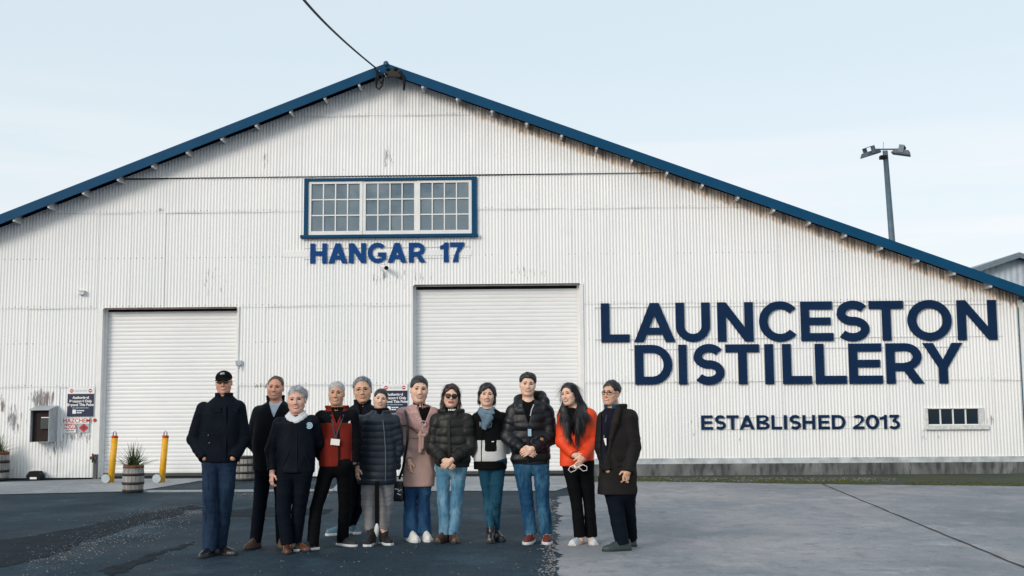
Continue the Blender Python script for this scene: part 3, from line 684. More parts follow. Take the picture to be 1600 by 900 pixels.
a, b = W(122.5, 676, D-.03), W(139.5, 661, D-.03); w_, h_ = b.x-a.x, b.z-a.z; t = thing('diamond_sign', 'red diamond warning plate on a grey square right of the smoking sign', 'sign', ((a.x+b.x)/2, D-.03, a.z))
p = MB(); p.box((-w_/2, -.003, 0), (w_/2, .003, h_)); p.build('backing_plate', GREY, t)
p = MB(); p.prism([(0, -.006, h_*.04), (w_*.46, -.006, h_*.5), (0, -.006, h_*.96), (-w_*.46, -.006, h_*.5)], (0, .002, 0)); p.build('diamond', SIGNR, t)
q = MB(); q.prism([(-.03, -.0075, h_*.42), (.03, -.0075, h_*.42), (.035, -.0075, h_*.55), (0, -.0075, h_*.72), (-.035, -.0075, h_*.55)], (0, .001, 0)); q.build('flame_mark', DKINK, t)
c = W(148, 656.5, D-.04); q = MB(); disc(q, 0, 0, .036, -.012, .008); o = q.build('reflector', SIGNR, bevel=.003); o.location = (c.x, D-.035, c.z); tag(o, 'small round red reflector on the left door frame', 'reflector')

# ---- meter box, bait box, fittings
a, b = W(47.5, 691, D-.32), W(79, 641, D-.32); w_, h_ = b.x-a.x, b.z-a.z
t = thing('meter_box', 'open grey metal meter box with dark red inside, on the left wall', 'meter box', ((a.x+b.x)/2, D-.03, a.z))
bx = MB(); dp = .34
bx.box((-w_/2, -dp, 0), (-w_/2+.008, 0, h_)); bx.add([(w_/2-.008, -dp, 0), (w_/2, -dp, 0), (w_/2, 0, 0), (w_/2-.008, 0, 0), (w_/2-.008, -dp, h_), (w_/2, -dp, h_), (w_/2, 0, h_+.06), (w_/2-.008, 0, h_+.06)], [(0,3,2,1),(4,5,6,7),(0,1,5,4),(1,2,6,5),(2,3,7,6),(3,0,4,7)])
bx.box((-w_/2+.008, -dp+.01, 0), (w_/2-.008, -.022, .008)); bx.build('case', GREY, t)
q = MB(); q.prism([(-w_/2-.015, -dp-.03, h_+.002), (-w_/2-.015, .0, h_+.075), (-w_/2-.015, .0, h_+.095), (-w_/2-.015, -dp-.03, h_+.020)], (w_+.03, 0, 0)); q.build('lid', GREY, t)
q = MB(); q.box((-w_/2+.009, -.24, .009), (w_/2-.009, -.002, h_)); q.build('back_panel', simple('dark_red_board', (.020, .007, .007), .8, var=.6), t)
q = MB(); q.box((-.0, -.29, h_*.42), (w_/2-.02, -.241, h_*.80)); me_ = q.build('meter', simple('meter_case', (.03, .04, .045), .4), t); q = MB(); q.box((.01, -.294, h_*.76), (w_/2-.03, -.2905, h_*.785)); q.build('label_strip', INK, me_)
a, b = G(52, 749), G(73, 749); t = thing('bait_box', 'low black hexagonal bait box on the ground below the meter box', 'box', ((a.x+b.x)/2, D-.17, 0))
q = MB(); w_ = (b.x-a.x)/2; q.prism([(-w_, -.12, 0), (w_, -.12, 0), (w_, -.12, .10), (w_*.6, -.12, .18), (-w_*.6, -.12, .18), (-w_, -.12, .10)], (0, .22, 0)); q.build('case', BLACK, t, .006)
q = MB(); q.box((-w_*.45, -.124, .025), (w_*.5, -.1205, .065)); q.build('label_plate', INK, t)
c = W(128, 458, D-.05); t = thing('wall_box', 'little white junction box high on the wall left of the first door', 'junction box', (c.x, D-.02, c.z))
q = MB(); q.box((-.06, -.09, -.035), (.06, .01, .04)); q.build('case', WHITEWORN, t, .008); q = MB(); q.box((-.065, -.10, .0405), (.065, .01, .05)); q.build('lid', WHITEWORN, t, .003)
c = W(373, 567, D-.05); t = thing('lock_box', 'grey lock bracket at the right edge of the left roller door', 'bracket', (c.x, D-.03, c.z))
q = MB(); q.box((-.06, -.05, -.05), (.06, 0, .05)); q.build('case', GREY, t, .006); q = MB(); q.tube([(.02, -.055, -.05), (.02, -.055, -.12)], .014); q.build('hasp', STEEL, t)
c = W(601, 417.5, D-.2); t = thing('security_camera', 'white bullet camera with a black face on the wall under the blue letters', 'camera', (c.x, D-.02, c.z))
q = MB(); q.smooth = True; q.tube([(-.09, -.10, .045), (.03, -.22, -.015)], .038, 12); body = q.build('housing', WHITE, t); q = MB(); q.smooth = True; q.tube([(.03, -.22, -.015), (.055, -.245, -.0275)], .040, 12); q.build('lens_hood', BLACK, body)
q = MB(); q.tube([(-.07, .0, .07), (-.07, -.09, .05)], .016); q.box((-.11, -.005, .03), (-.03, .01, .11)); q.build('bracket', WHITE, t)
q = MB(); q.smooth = True; q.tube([(-.10, -.01, -.01), (-.06, -.03, -.06), (-.01, -.03, -.10), (.0, -.02, -.16), (-.03, -.01, -.19), (-.06, -.01, -.13)], .007, 6); q.build('cable', GREY, t)

# ---- power cable and its fixings at the gable peak
c = W(603, 118, D-OVER); t = thing('cable_anchor', 'black cable clamp with hanging wire loops under the gable peak', 'cable fixing', (XRIDGE, D-OVER-.02, ZRIDGE-.3))
def at(px, py): v = W(px, py, D-OVER-.05); return (v.x-XRIDGE, v.y-(D-OVER-.02), v.z-(ZRIDGE-.3))
q = MB(); q.smooth = True
q.tube([at(585, 107), at(590, 112), at(587, 125), at(588, 136), at(592, 140), at(597, 134), at(599, 124), at(596, 116)], .018, 6)
q.tube([at(590, 112), at(592, 124), at(595, 131), at(601, 119), at(606, 116)], .014, 6)
q.tube([at(588, 110), at(590, 122), at(588, 133)], .02, 6); q.build('wire_loop', RUBBER, t)
q = MB(); q.box(at(604, 120), [at(626, 109)[0], .06, at(626, 109)[2]]); q.build('mounting_block', simple('weathered_dark_timber', (.03, .026, .022), .8), t, .01)
q = MB(); q.smooth = True; q.tube([at(624, 112), at(629, 118), at(632, 128), at(631, 141)], [.03, .026, .03, .02], 7); q.build('downlead', RUBBER, t)
for px in (606, 618):
    q = MB(); q.smooth = True; v = at(px, 108); q.lathe([(.03, -.03), (.045, .0), (.03, .03), (0, .04)], v, 10); q.build('insulator', RUBBER, t)
q = MB(); q.smooth = True
for px, py in ((601, 116), (603, 119), (593, 111)): q.lathe([(0, -.02), (.018, 0), (0, .02)], at(px, py), 8)
q.build('shackle', STEEL, t)
wa = W(587, 106, D-OVER-.06); w1 = W(532, 59, 17.0); w2 = W(475, 0, 12.5)
q = MB(); q.smooth = True; pts = []
for i in range(41):                                   # quadratic through the three surveyed points, run on past the camera
    s = i/40*1.9; l0 = (s-.5)*(s-1)/.5; l1 = s*(s-1)/(-.25); l2 = s*(s-.5)/.5
    pts.append(wa*l0 + (w1)*l1 + w2*l2)
q.tube(pts, .016, 6); tag(q.build('power_cable', RUBBER), 'black overhead cable running from the gable peak up past the top left', 'cable')

# ---- things at the doors
YEL = simple('yellow_post_paint', (.82, .42, .012), .5, var=.3, scale=11)
def bollard(px, label):
    p = G(px, 754.5); t = thing('bollard', label, 'bollard', (p.x, p.y, 0), group='yellow removable bollards at the left door')
    lean = .055; top = .90
    q = MB(); q.smooth = True; q.tube([(0, 0, 0), (lean*.97, 0, top*.965)], .060, 16); q.build('post', YEL, t)
    q = MB(); q.smooth = True; q.tube([(lean*.965, 0, top*.955), (lean, 0, top)], .0625, 16); q.build('red_cap', SIGNR, t)
    q = MB(); q.smooth = True; q.tube([(lean-.028, -.01, top), (lean-.028, -.01, top+.06), (lean, -.01, top+.085), (lean+.028, -.01, top+.06), (lean+.028, -.01, top)], .012, 6); q.build('lifting_eye', STEEL, t)
    q = MB(); disc(q, -.07, .085, .083, -.092, -.07, 24); q.build('cover_plate', simple('pale_steel_plate', (.46, .52, .55), .5, .2), t, .004)
    return t
bollard(173, 'yellow bollard with red cap left of the potted barrel')
bollard(252.5, 'yellow bollard with red cap right of the potted barrel')
def oak():
    M = Mat('weathered_barrel_oak', (.30, .29, .28), .75); M.tint(M.noise(26, 3, (1, 1, .08)).ramp(.42, .62), (.15, .14, .135)); M.tint(M.noise(5, 4).ramp(.5, .75)*.7, (.42, .43, .44)); return M.m
OAK = oak(); HOOP = simple('dark_iron_hoop', (.035, .03, .028), .6, .3, var=.5, scale=20); RUST = simple('rusty_rim', (.20, .075, .03), .8, var=.5, scale=20)
SOIL = simple('potting_soil', (.03, .022, .016), .95)
LEAF = simple('strappy_leaf', (.075, .115, .035), .6, var=.5, scale=6)
def barrel(loc, h, r, label, plant=0, group=None, seed=1):
    t = thing('planter_barrel' if plant else 'barrel', label, 'barrel', loc, group=group)
    prof = lambda z: r*(.86+.14*math.sin(math.pi*(.12+.76*z/h)))
    q = MB(); ns = 18
    for k in range(ns):                                # staves, each slightly flat, inside one mesh
        a0, a1 = 2*math.pi*(k+.04)/ns, 2*math.pi*(k+.96)/ns; zs = [h*i/8 for i in range(9)]; b0 = len(q.v)
        for z in zs:
            rr = prof(z)
            for aa, ro in ((a0, 1), (a1, 1), (a1, .93), (a0, .93)): q.v.append((rr*ro*math.cos(aa), rr*ro*math.sin(aa), z))
        for i in range(8):
            for j in range(4): q.face([b0+4*i+j, b0+4*i+(j+1) % 4, b0+4*i+4+(j+1) % 4, b0+4*i+4+j])
        q.face([b0+32, b0+33, b0+34, b0+35])
    q.build('staves', OAK, t)
    for zc, hw, mt in ((.06, .05, HOOP), (.34, .045, HOOP), (.66, .045, HOOP), (.95, .05, RUST if plant else HOOP)):
        q = MB(); q.smooth = True; z0, z1 = h*(zc-hw), min(h*.998, h*(zc+hw)); z0 = max(z0, .004)
        q.lathe([(prof(z0)+.001, z0), (prof(z0)+.008, z0), (prof(z1)+.008, z1), (prof(z1)+.001, z1)], n=30); q.build('hoop', mt, t)
    q = MB(); zt = h*.9; q.lathe([(prof(0)*.9, .01), (prof(zt)*.925, zt), (prof(zt)*.45, zt+.012), (0, zt+.02)], n=20); q.build('soil' if plant else 'barrel_head', SOIL if plant else OAK, t)
    if plant:
        rr = random.Random(seed); q = MB()
        for i in range(plant):
            a = rr.uniform(0, 6.283); up = rr.uniform(.3, 1); ln = rr.uniform(.20, .48)*(.75+.4*up); out_ = (1-up)*.9+.12; wd_ = rr.uniform(.004, .008); b0 = len(q.v)
            bx_, by_ = rr.gauss(0, r*.2), rr.gauss(0, r*.2)
            for j in range(6):
                s = j/5; rd = ln*out_*s*(1+.3*s); z = zt+ln*up*s*(1-.22*s*s*(1.2-up)); w_ = wd_*(1-s)**.6+.001
                c_ = (bx_+math.cos(a)*rd, by_+math.sin(a)*rd, z); tx, ty = -math.sin(a)*w_, math.cos(a)*w_
                q.v += [(c_[0]-tx, c_[1]-ty, c_[2]), (c_[0]+tx, c_[1]+ty, c_[2]+.003)]
            for j in range(5): q.face([b0+2*j, b0+2*j+1, b0+2*j+3, b0+2*j+2])
        q.build('strappy_plant', LEAF, t)
    return t
p = G(201, 771); barrel((p.x, p.y+.2, .008), .455, .178, 'small weathered oak barrel planted with grassy leaves between the yellow bollards', 210, 'planted barrels along the wall', 3)
p = W(-3, 748, D-.35); barrel((p.x, D-.35, .0), .58, .20, 'dark planted barrel cut by the left edge of the photo', 120, 'planted barrels along the wall', 5)
p = G(381, 751); barrel((p.x, p.y, .0), .48, .22, 'banded oak barrel by the wall, seen between the two leftmost men', 0, None, 6)

# ---- floodlight mast and the shed behind
YP = 44.0; MASTM = simple('weathered_mast_steel', (.10, .15, .19), .5, .3, var=.3, scale=4); HEADM = simple('dark_lamp_housing', (.06, .085, .11), .5, var=.3)
b0, tp = W(1393.5, 372, YP), W(1383, 236, YP)
t = thing('floodlight_mast', 'tall steel floodlight mast with two lamp heads rising behind the roof', 'floodlight', (b0.x+.0, YP, 0))
ox = Vector((b0.x, YP, 0)); P = lambda px, py, dy=0: W(px, py, YP+dy)-ox
q = MB(); q.smooth = True; dirv = (tp-b0); foot = b0 - dirv*(b0.z/dirv.z); q.tube([foot-ox, tp-ox], [.17, .10], 10); q.build('mast', MASTM, t)
q = MB(); q.tube([P(1364, 233.5), P(1411, 233)], .03, 6); q.build('crossarm', MASTM, t)
def lamp(c, tilt, yaw):
    q = MB(); M4 = Matrix.Translation(c) @ Matrix.Rotation(yaw, 4, 'Z') @ Matrix.Rotation(tilt, 4, 'Y'); q.prism([M4 @ Vector(v) for v in ((-.36, -.24, -.05), (.36, -.24, -.05), (.30, -.24, .12), (-.22, -.24, .12))], M4.to_3x3() @ Vector((0, .48, 0)))
    o = q.build('floodlight_head', HEADM, t, .01); q = MB(); q.box((-.33, -.21, -.062), (.33, .21, -.0515), M4); q.build('lens', simple('lamp_lens', (.10, .12, .14), .15), o)
    q = MB(); q.box((-.10, -.27, .0), (.10, -.245, .30), M4); q.box((-.10, .245, .0), (.10, .27, .30), M4); q.box((-.10, -.245, .28), (.10, .245, .30), M4); q.build('yoke', MASTM, o)
lamp(P(1360, 241), rad(-18), rad(20)); lamp(P(1408, 239.5), rad(14), rad(-25))
q = MB(); q.cbox(P(1380, 246), (.26, .26, .14)); q.build('sensor_box', BLACK, t, .01)
q = MB(); q.tube([P(1380, 236), P(1380.5, 222)], .012, 5); q.build('aerial', STEEL, t)

YS = 36.0; a = W(1527, 421, YS); pk = W(1585.5, 401, YS); ct = 0
shed = thing('shed', 'pale grey gabled iron shed standing behind the hangar on the right', 'shed', (pk.x, YS, 0))
sl_ = (pk.z-a.z)/(pk.x-a.x); half = 7.0; ez = pk.z-sl_*half
n = int(2*half/.085)*4; xs = np.linspace(-half, half, n+1); V = []; Fq = []
for i, x in enumerate(xs):
    y = -.012*math.cos(x*2*math.pi/.19)
    for zz in (.1, pk.z-sl_*abs(x)-.05): V.append((x, y, zz))
for i in range(n): Fq.append((2*i, 2*i+2, 2*i+3, 2*i+1))
SH = simple('pale_blue_iron', (.50, .58, .64), .5, var=.2, scale=4)
link('wall', raw_mesh('wall', np.array(V), np.array(Fq)), SH, shed)
q = MB(); q.box((-half, .03, .1), (-half+.05, 18, ez)); q.box((half-.05, .03, .1), (half, 18, ez)); q.build('side_wall', SH, shed)
q = MB()
for s in (-1, 1): q.prism([(s*(half+.3), -.35, pk.z-sl_*(half+.3)), (0, -.35, pk.z), (0, -.35, pk.z+.10), (s*(half+.3), -.35, pk.z-sl_*(half+.3)+.10)], (0, 18.5, 0))
q.build('roof', simple('grey_blue_roof', (.26, .34, .40), .5), shed)
q = MB()
for s in (-1, 1): q.prism([(s*(half+.3), -.38, pk.z-sl_*(half+.3)-.08), (s*.004, -.38, pk.z-.08), (s*.004, -.38, pk.z+.09), (s*(half+.3), -.38, pk.z-sl_*(half+.3)+.09)], (0, .028, 0))
q.build('bargeboard', simple('grey_board', (.17, .22, .26), .5), shed)
a = W(1594, 512, YS); q = MB(); q.smooth = True; prof = []; z = .1
while z < a.z-.12: prof += [(z, -.10), (z+.03, -.118), (z+.07, -.118), (z+.1, -.10)]; z += .1
for (zz, yy) in prof: q.v += [(a.x-pk.x-.1, yy, zz), (a.x-pk.x+3.6, yy, zz)]
for i in range(len(prof)-1): q.face([2*i, 2*i+1, 2*i+3, 2*i+2])
q.build('roller_door', SH, shed)
q = MB(); q.box((a.x-pk.x-.2, -.2, a.z-.12), (a.x-pk.x+3.7, -.02, a.z+.02)); q.build('door_hood', BLACK, shed)
# ================================================================== people: implicit surfaces, meshed with surface nets
f32 = np.float32
def smin(a, b, k):
    if k <= 0: return np.minimum(a, b)
    h = np.clip(.5+.5*(b-a)/k, 0, 1); return b+(a-b)*h-k*h*(1-h)
def smax(a, b, k): return -smin(-a, -b, k)
def A3(v): return np.array([v[0], v[1], v[2]], dtype=f32)
class Sh:
    """one shape: distance function, bounds, blending radius"""
    def __init__(s, fn, lo, hi, k=.01, cut=False): s.fn, s.lo, s.hi, s.k, s.cut = fn, np.array(lo, f32), np.array(hi, f32), k, cut
def cap(a, b, ra, rb, k=.01, disp=None, flat=False, s0=0.0, cut=False):
    a, b = A3(a), A3(b); ab = b-a; Ln = float(np.linalg.norm(ab))+1e-6; r = max(ra, rb)+.03
    def fn(P):
        t = ((P-a)@ab)/(Ln*Ln); tc = np.clip(t, 0, 1); q = P-a-tc[:, None]*ab
        d = np.sqrt((q*q).sum(1))-(ra+(rb-ra)*tc)
        if disp: d = d-disp(P, s0+tc*Ln)
        if flat: d = smax(d, (t-1)*Ln, .006)
        return d
    return Sh(fn, np.minimum(a, b)-r, np.maximum(a, b)+r, k, cut)
def chain(pts, rr, k=.01, disp=None, flat=False):
    out = []; s = 0
    for i in range(len(pts)-1):
        out.append(cap(pts[i], pts[i+1], rr[i], rr[i+1], k, disp, flat and i == len(pts)-2, s)); s += (Vector(pts[i+1])-Vector(pts[i])).length
    return out
def ell(c, r, k=.01, M=None, cut=False):
    c, r = A3(c), A3(r); Mx = None if M is None else np.array(M, f32)
    def fn(P):
        q = P-c
        if Mx is not None: q = q@Mx
        k0 = np.sqrt(((q/r)**2).sum(1)); k1 = np.sqrt(((q/(r*r))**2).sum(1))+1e-9; return k0*(k0-1)/k1
    m = float(r.max())+.02; return Sh(fn, c-m, c+m, k, cut)
def sdf_mesh(name, shapes, h, slot=None, post=None):
    lo = np.min([s.lo for s in shapes if not s.cut], 0)-3*h; hi = np.max([s.hi for s in shapes if not s.cut], 0)+3*h
    B = 4; nb = np.ceil((hi-lo)/(B*h)).astype(int)+1; n = nb*B
    def ev(P):
        d = np.full(len(P), .5, f32)
        for s in shapes:
            m = np.all((P > s.lo-.03) & (P < s.hi+.03), 1) if not s.cut else np.all((P > s.lo) & (P < s.hi), 1)
            if not m.any(): continue
            v = s.fn(P[m]).astype(f32); d[m] = smax(d[m], -v, s.k) if s.cut else smin(d[m], v, s.k)
        return d
    ci = np.stack(np.meshgrid(*[np.arange(k) for k in nb], indexing='ij'), -1).reshape(-1, 3)
    dc = ev((lo+(ci*B+(B-1)/2)*h).astype(f32))
    V = np.repeat(np.repeat(np.repeat(dc.reshape(nb), B, 0), B, 1), B, 2)
    act = ci[np.abs(dc) < B*h*1.25+.004]
    off = np.stack(np.meshgrid(*[np.arange(B)]*3, indexing='ij'), -1).reshape(-1, 3)
    idx = (act[:, None, :]*B+off[None]).reshape(-1, 3)
    V[idx[:, 0], idx[:, 1], idx[:, 2]] = ev((lo+idx*h).astype(f32))
    S = V < 0
    # surface nets
    c8 = S[:-1, :-1, :-1].astype(np.int8)
    for dx, dy, dz in ((1,0,0),(0,1,0),(0,0,1),(1,1,0),(1,0,1),(0,1,1),(1,1,1)):
        c8 = c8 + S[dx:dx+n[0]-1, dy:dy+n[1]-1, dz:dz+n[2]-1]
    cells = np.argwhere((c8 > 0) & (c8 < 8)); vid = np.full(c8.shape, -1, np.int32); vid[tuple(cells.T)] = np.arange(len(cells))
    acc = np.zeros((len(cells), 3), f32); cnt = np.zeros(len(cells), f32)
    cor = [(a, b, c) for a in (0, 1) for b in (0, 1) for c in (0, 1)]
    for p in cor:
        for ax in range(3):
            if p[ax]: continue
            q = list(p); q[ax] = 1; a = cells+p; b = cells+q
            va, vb = V[tuple(a.T)], V[tuple(b.T)]; m = (va < 0) != (vb < 0); t = np.where(m, va/(va-vb+1e-12), 0)
            e = np.array(p, f32)[None].repeat(len(cells), 0); e[:, ax] += t; acc[m] += e[m]; cnt[m] += 1
    P = lo+(cells+acc/cnt[:, None])*h
    Fs = []
    for ax in range(3):
        sl0 = [slice(None)]*3; sl1 = [slice(None)]*3; sl0[ax] = slice(0, -1); sl1[ax] = slice(1, None)
        s0, s1 = S[tuple(sl0)], S[tuple(sl1)]
        e = np.argwhere(s0 != s1); e = e[(e > 0).all(1) & (e < n-1).all(1)]
        u, w = [(1, 2), (2, 0), (0, 1)][ax]; du = np.zeros(3, int); du[u] = 1; dw = np.zeros(3, int); dw[w] = 1
        q = np.stack([vid[tuple((e-du-dw).T)], vid[tuple((e-dw).T)], vid[tuple(e.T)], vid[tuple((e-du).T)]], 1)
        fl = ~s0[tuple(e.T)]; q[fl] = q[fl][:, ::-1]; Fs.append(q)
    Fq = np.concatenate(Fs); Fq = Fq[(Fq >= 0).all(1)]
    mi = slot(P[Fq].mean(1)) if slot else None
    if post: P, Fq = post(P, Fq)
    return raw_mesh(name, P, Fq, mi)
def waves(amp, seed, freq, stretch=(1, 1, 1), n=7):
    r = np.random.default_rng(seed); K = r.normal(size=(3, n)).astype(f32); K /= np.linalg.norm(K, axis=0); K = K*freq*r.uniform(.6, 1.5, n)*np.array(stretch)[:, None]; ph = r.uniform(0, 6.28, n)
    return lambda P, s=None: amp*np.sin(P@K.astype(f32)+ph.astype(f32)).sum(1)/math.sqrt(n)
def puff(amp, pitch, seed, ph=0.0, fold=.003):
    w = waves(fold, seed, 38); w2 = waves(.35, seed+1, 9)
    def puffed(P, s): return amp*(np.abs(np.sin(np.pi*(s/pitch+ph)+w2(P)))**.55-.75)+w(P)
    return puffed
def ridged(amp, seed, freq, stretch=(1, 1, .45)):
    """creases: sharp ridges between soft hollows"""
    a, b = waves(1.5, seed, freq, stretch, 3), waves(1.5, seed+50, freq*1.7, (1, 1, .8), 4)
    return lambda P, s=None: amp*((1-1.6*np.abs(np.sin(a(P))))*.7+(1-1.6*np.abs(np.sin(b(P))))*.45)
def sleeve_folds(amp, seed, pitch=.07, joints=(.28, .52), wid=.10):
    """creases round a bent limb, gathered at the joints given as lengths along it"""
    w = ridged(amp*1.0, seed, 12, (1, 1, .55)); w2 = waves(2.6, seed+1, 12)
    def fn(P, s):
        m = .06+sum(np.exp(-((s-j)/wid)**2) for j in joints)
        return amp*.36*np.clip(m, 0, 1)*(1-1.7*np.abs(np.sin(np.pi*s/pitch+w2(P))))+w(P)
    return fn

def strands(n, length, flow, lift=.25, width=.0013, seed=1, rnd=.35, region=None, curl=.25):
    """loose locks combed over a hair mass: thin tapering ribbons rooted on its surface"""
    def post(P, Fq):
        r = np.random.default_rng(seed); a, b, c, d = (P[Fq[:, i]] for i in range(4)); N = np.cross(c-a, d-b); N /= np.linalg.norm(N, axis=1)[:, None]+1e-9; ctr = (a+b+c+d)/4
        ok = np.arange(len(ctr))
        if region is not None: ok = ok[region(ctr)]
        k = r.choice(ok, n); p, nn = ctr[k].astype(f32), N[k].astype(f32)
        fl = flow(p)+r.normal(size=(n, 3))*rnd; t = fl-nn*(fl*nn).sum(1)[:, None]; t /= np.linalg.norm(t, axis=1)[:, None]+1e-9
        sd = np.cross(t, nn); ln = length*r.uniform(.5, 1.4, n)[:, None]; lf = lift*r.uniform(.1, 1.3, n)[:, None]; cv = r.normal(size=(n, 1))*curl; V = []
        for s, wf in ((0, 1), (.35, 1), (.7, .75), (1, .12)):
            q = p-nn*.0015+t*ln*s+nn*ln*lf*np.sin(s*2.2)*.6+sd*ln*cv*s*s; w = width*wf*r.uniform(.7, 1.5, n)[:, None]; V += [q-sd*w, q+sd*w]
        V = np.stack(V, 1).reshape(-1, 3); base = len(P)+np.arange(n)*8
        F = np.concatenate([np.stack([base+2*i, base+2*i+1, base+2*i+3, base+2*i+2], 1) for i in range(3)])
        return np.concatenate([P, V]).astype(f32), np.concatenate([Fq, F])
    return post
# ---- cloth, skin, hair
def cloth(name, col, rough=.8, var=.25, weave=0.0, spec=.08, sheen=0.0):
    if max(col) < .08: col = tuple(v*.45 for v in col)
    M = Mat(name, col, rough, 0, spec); M.tint(M.noise(7, 4).ramp(.35, .7)*.8, tuple(c*(1-var) for c in col))
    if weave: M.bump(M.noise(weave, 2), .35, .004)
    M.bump(M.noise(15, 3, (1, 1, .6)), .3, .016)
    if sheen: M.b.inputs['Sheen Weight'].default_value = sheen
    return M.m
def denim(name, col, fade):
    M = Mat(name, col, .85, 0, .1); M.tint(M.noise(6, 4, (1, 1, .45)).ramp(.44, .62), fade); M.tint(M.noise(30, 3, (1, 1, .3)).ramp(.48, .7)*.7, tuple(c*.45 for c in col)); M.bump(M.noise(14, 3, (1, 1, 1.2)), .35, .016); M.bump(M.noise(170, 2), .3, .003); return M.m
def skin(name, col):
    M = Mat(name, col, .46, 0, .35); M.tint(M.noise(26, 3).ramp(.4, .7)*.6, (col[0]*.92, col[1]*.72, col[2]*.68)); M.b.inputs['Subsurface Weight'].default_value = .12; M.b.inputs['Subsurface Radius'].default_value = (.012, .005, .003); return M.m
def hairmat(name, col, hi, r=.42):
    M = Mat(name, col, r, 0, .45); M.tint(M.noise(60, 3, (1, 1, .12)).ramp(.40, .68), hi); M.bump(M.noise(130, 2, (1, 1, .12)), .6, .006); return M.m
SK_FAIR = skin('fair_skin', (.66, .40, .31)); SK_RUDDY = skin('ruddy_skin', (.58, .31, .22)); SK_TAN = skin('tan_skin', (.56, .33, .22)); SK_LIGHT = skin('light_skin', (.74, .49, .37)); SK_WARM = skin('warm_skin', (.62, .38, .26))
LIP = simple('lips', (.46, .17, .14), .4, var=.1); LIPRED = simple('red_lips', (.40, .02, .04), .35, var=.1); LIPM = simple('pale_lips', (.48, .23, .17), .45, var=.1)
TEETH = simple('teeth', (.80, .77, .70), .3, var=.05); EYEW = simple('eye_white', (.70, .68, .66), .25, var=0); IRIS = simple('dark_iris', (.02, .012, .008), .15, var=0)
H_BLACK = hairmat('black_hair', (.008, .008, .010), (.020, .019, .022)); H_BROWN = hairmat('brown_hair', (.055, .032, .022), (.10, .065, .045)); H_REDB = hairmat('dark_auburn_hair', (.022, .010, .009), (.055, .020, .015))
H_GREY = hairmat('silver_hair', (.32, .34, .36), (.52, .54, .56), .5); H_SALT = hairmat('salt_and_pepper_hair', (.07, .085, .10), (.24, .28, .31), .5)
LENSC = simple('spectacle_frame', (.012, .012, .014), .3, var=0)

def axes(yaw, tilt, pitch=0.0):
    """head axes: x to the picture's right when facing the camera, y out of the face, z up"""
    y, t, p = rad(yaw), rad(tilt), rad(pitch)
    f = Vector((math.sin(y)*math.cos(p), -math.cos(y)*math.cos(p), math.sin(p))); x = Vector((math.cos(y), math.sin(y), 0)); z = f.cross(x)*-1
    if z.z < 0: z = -z
    x2 = x*math.cos(t)-z*math.sin(t); z2 = x*math.sin(t)+z*math.cos(t)
    return x2, f, z2

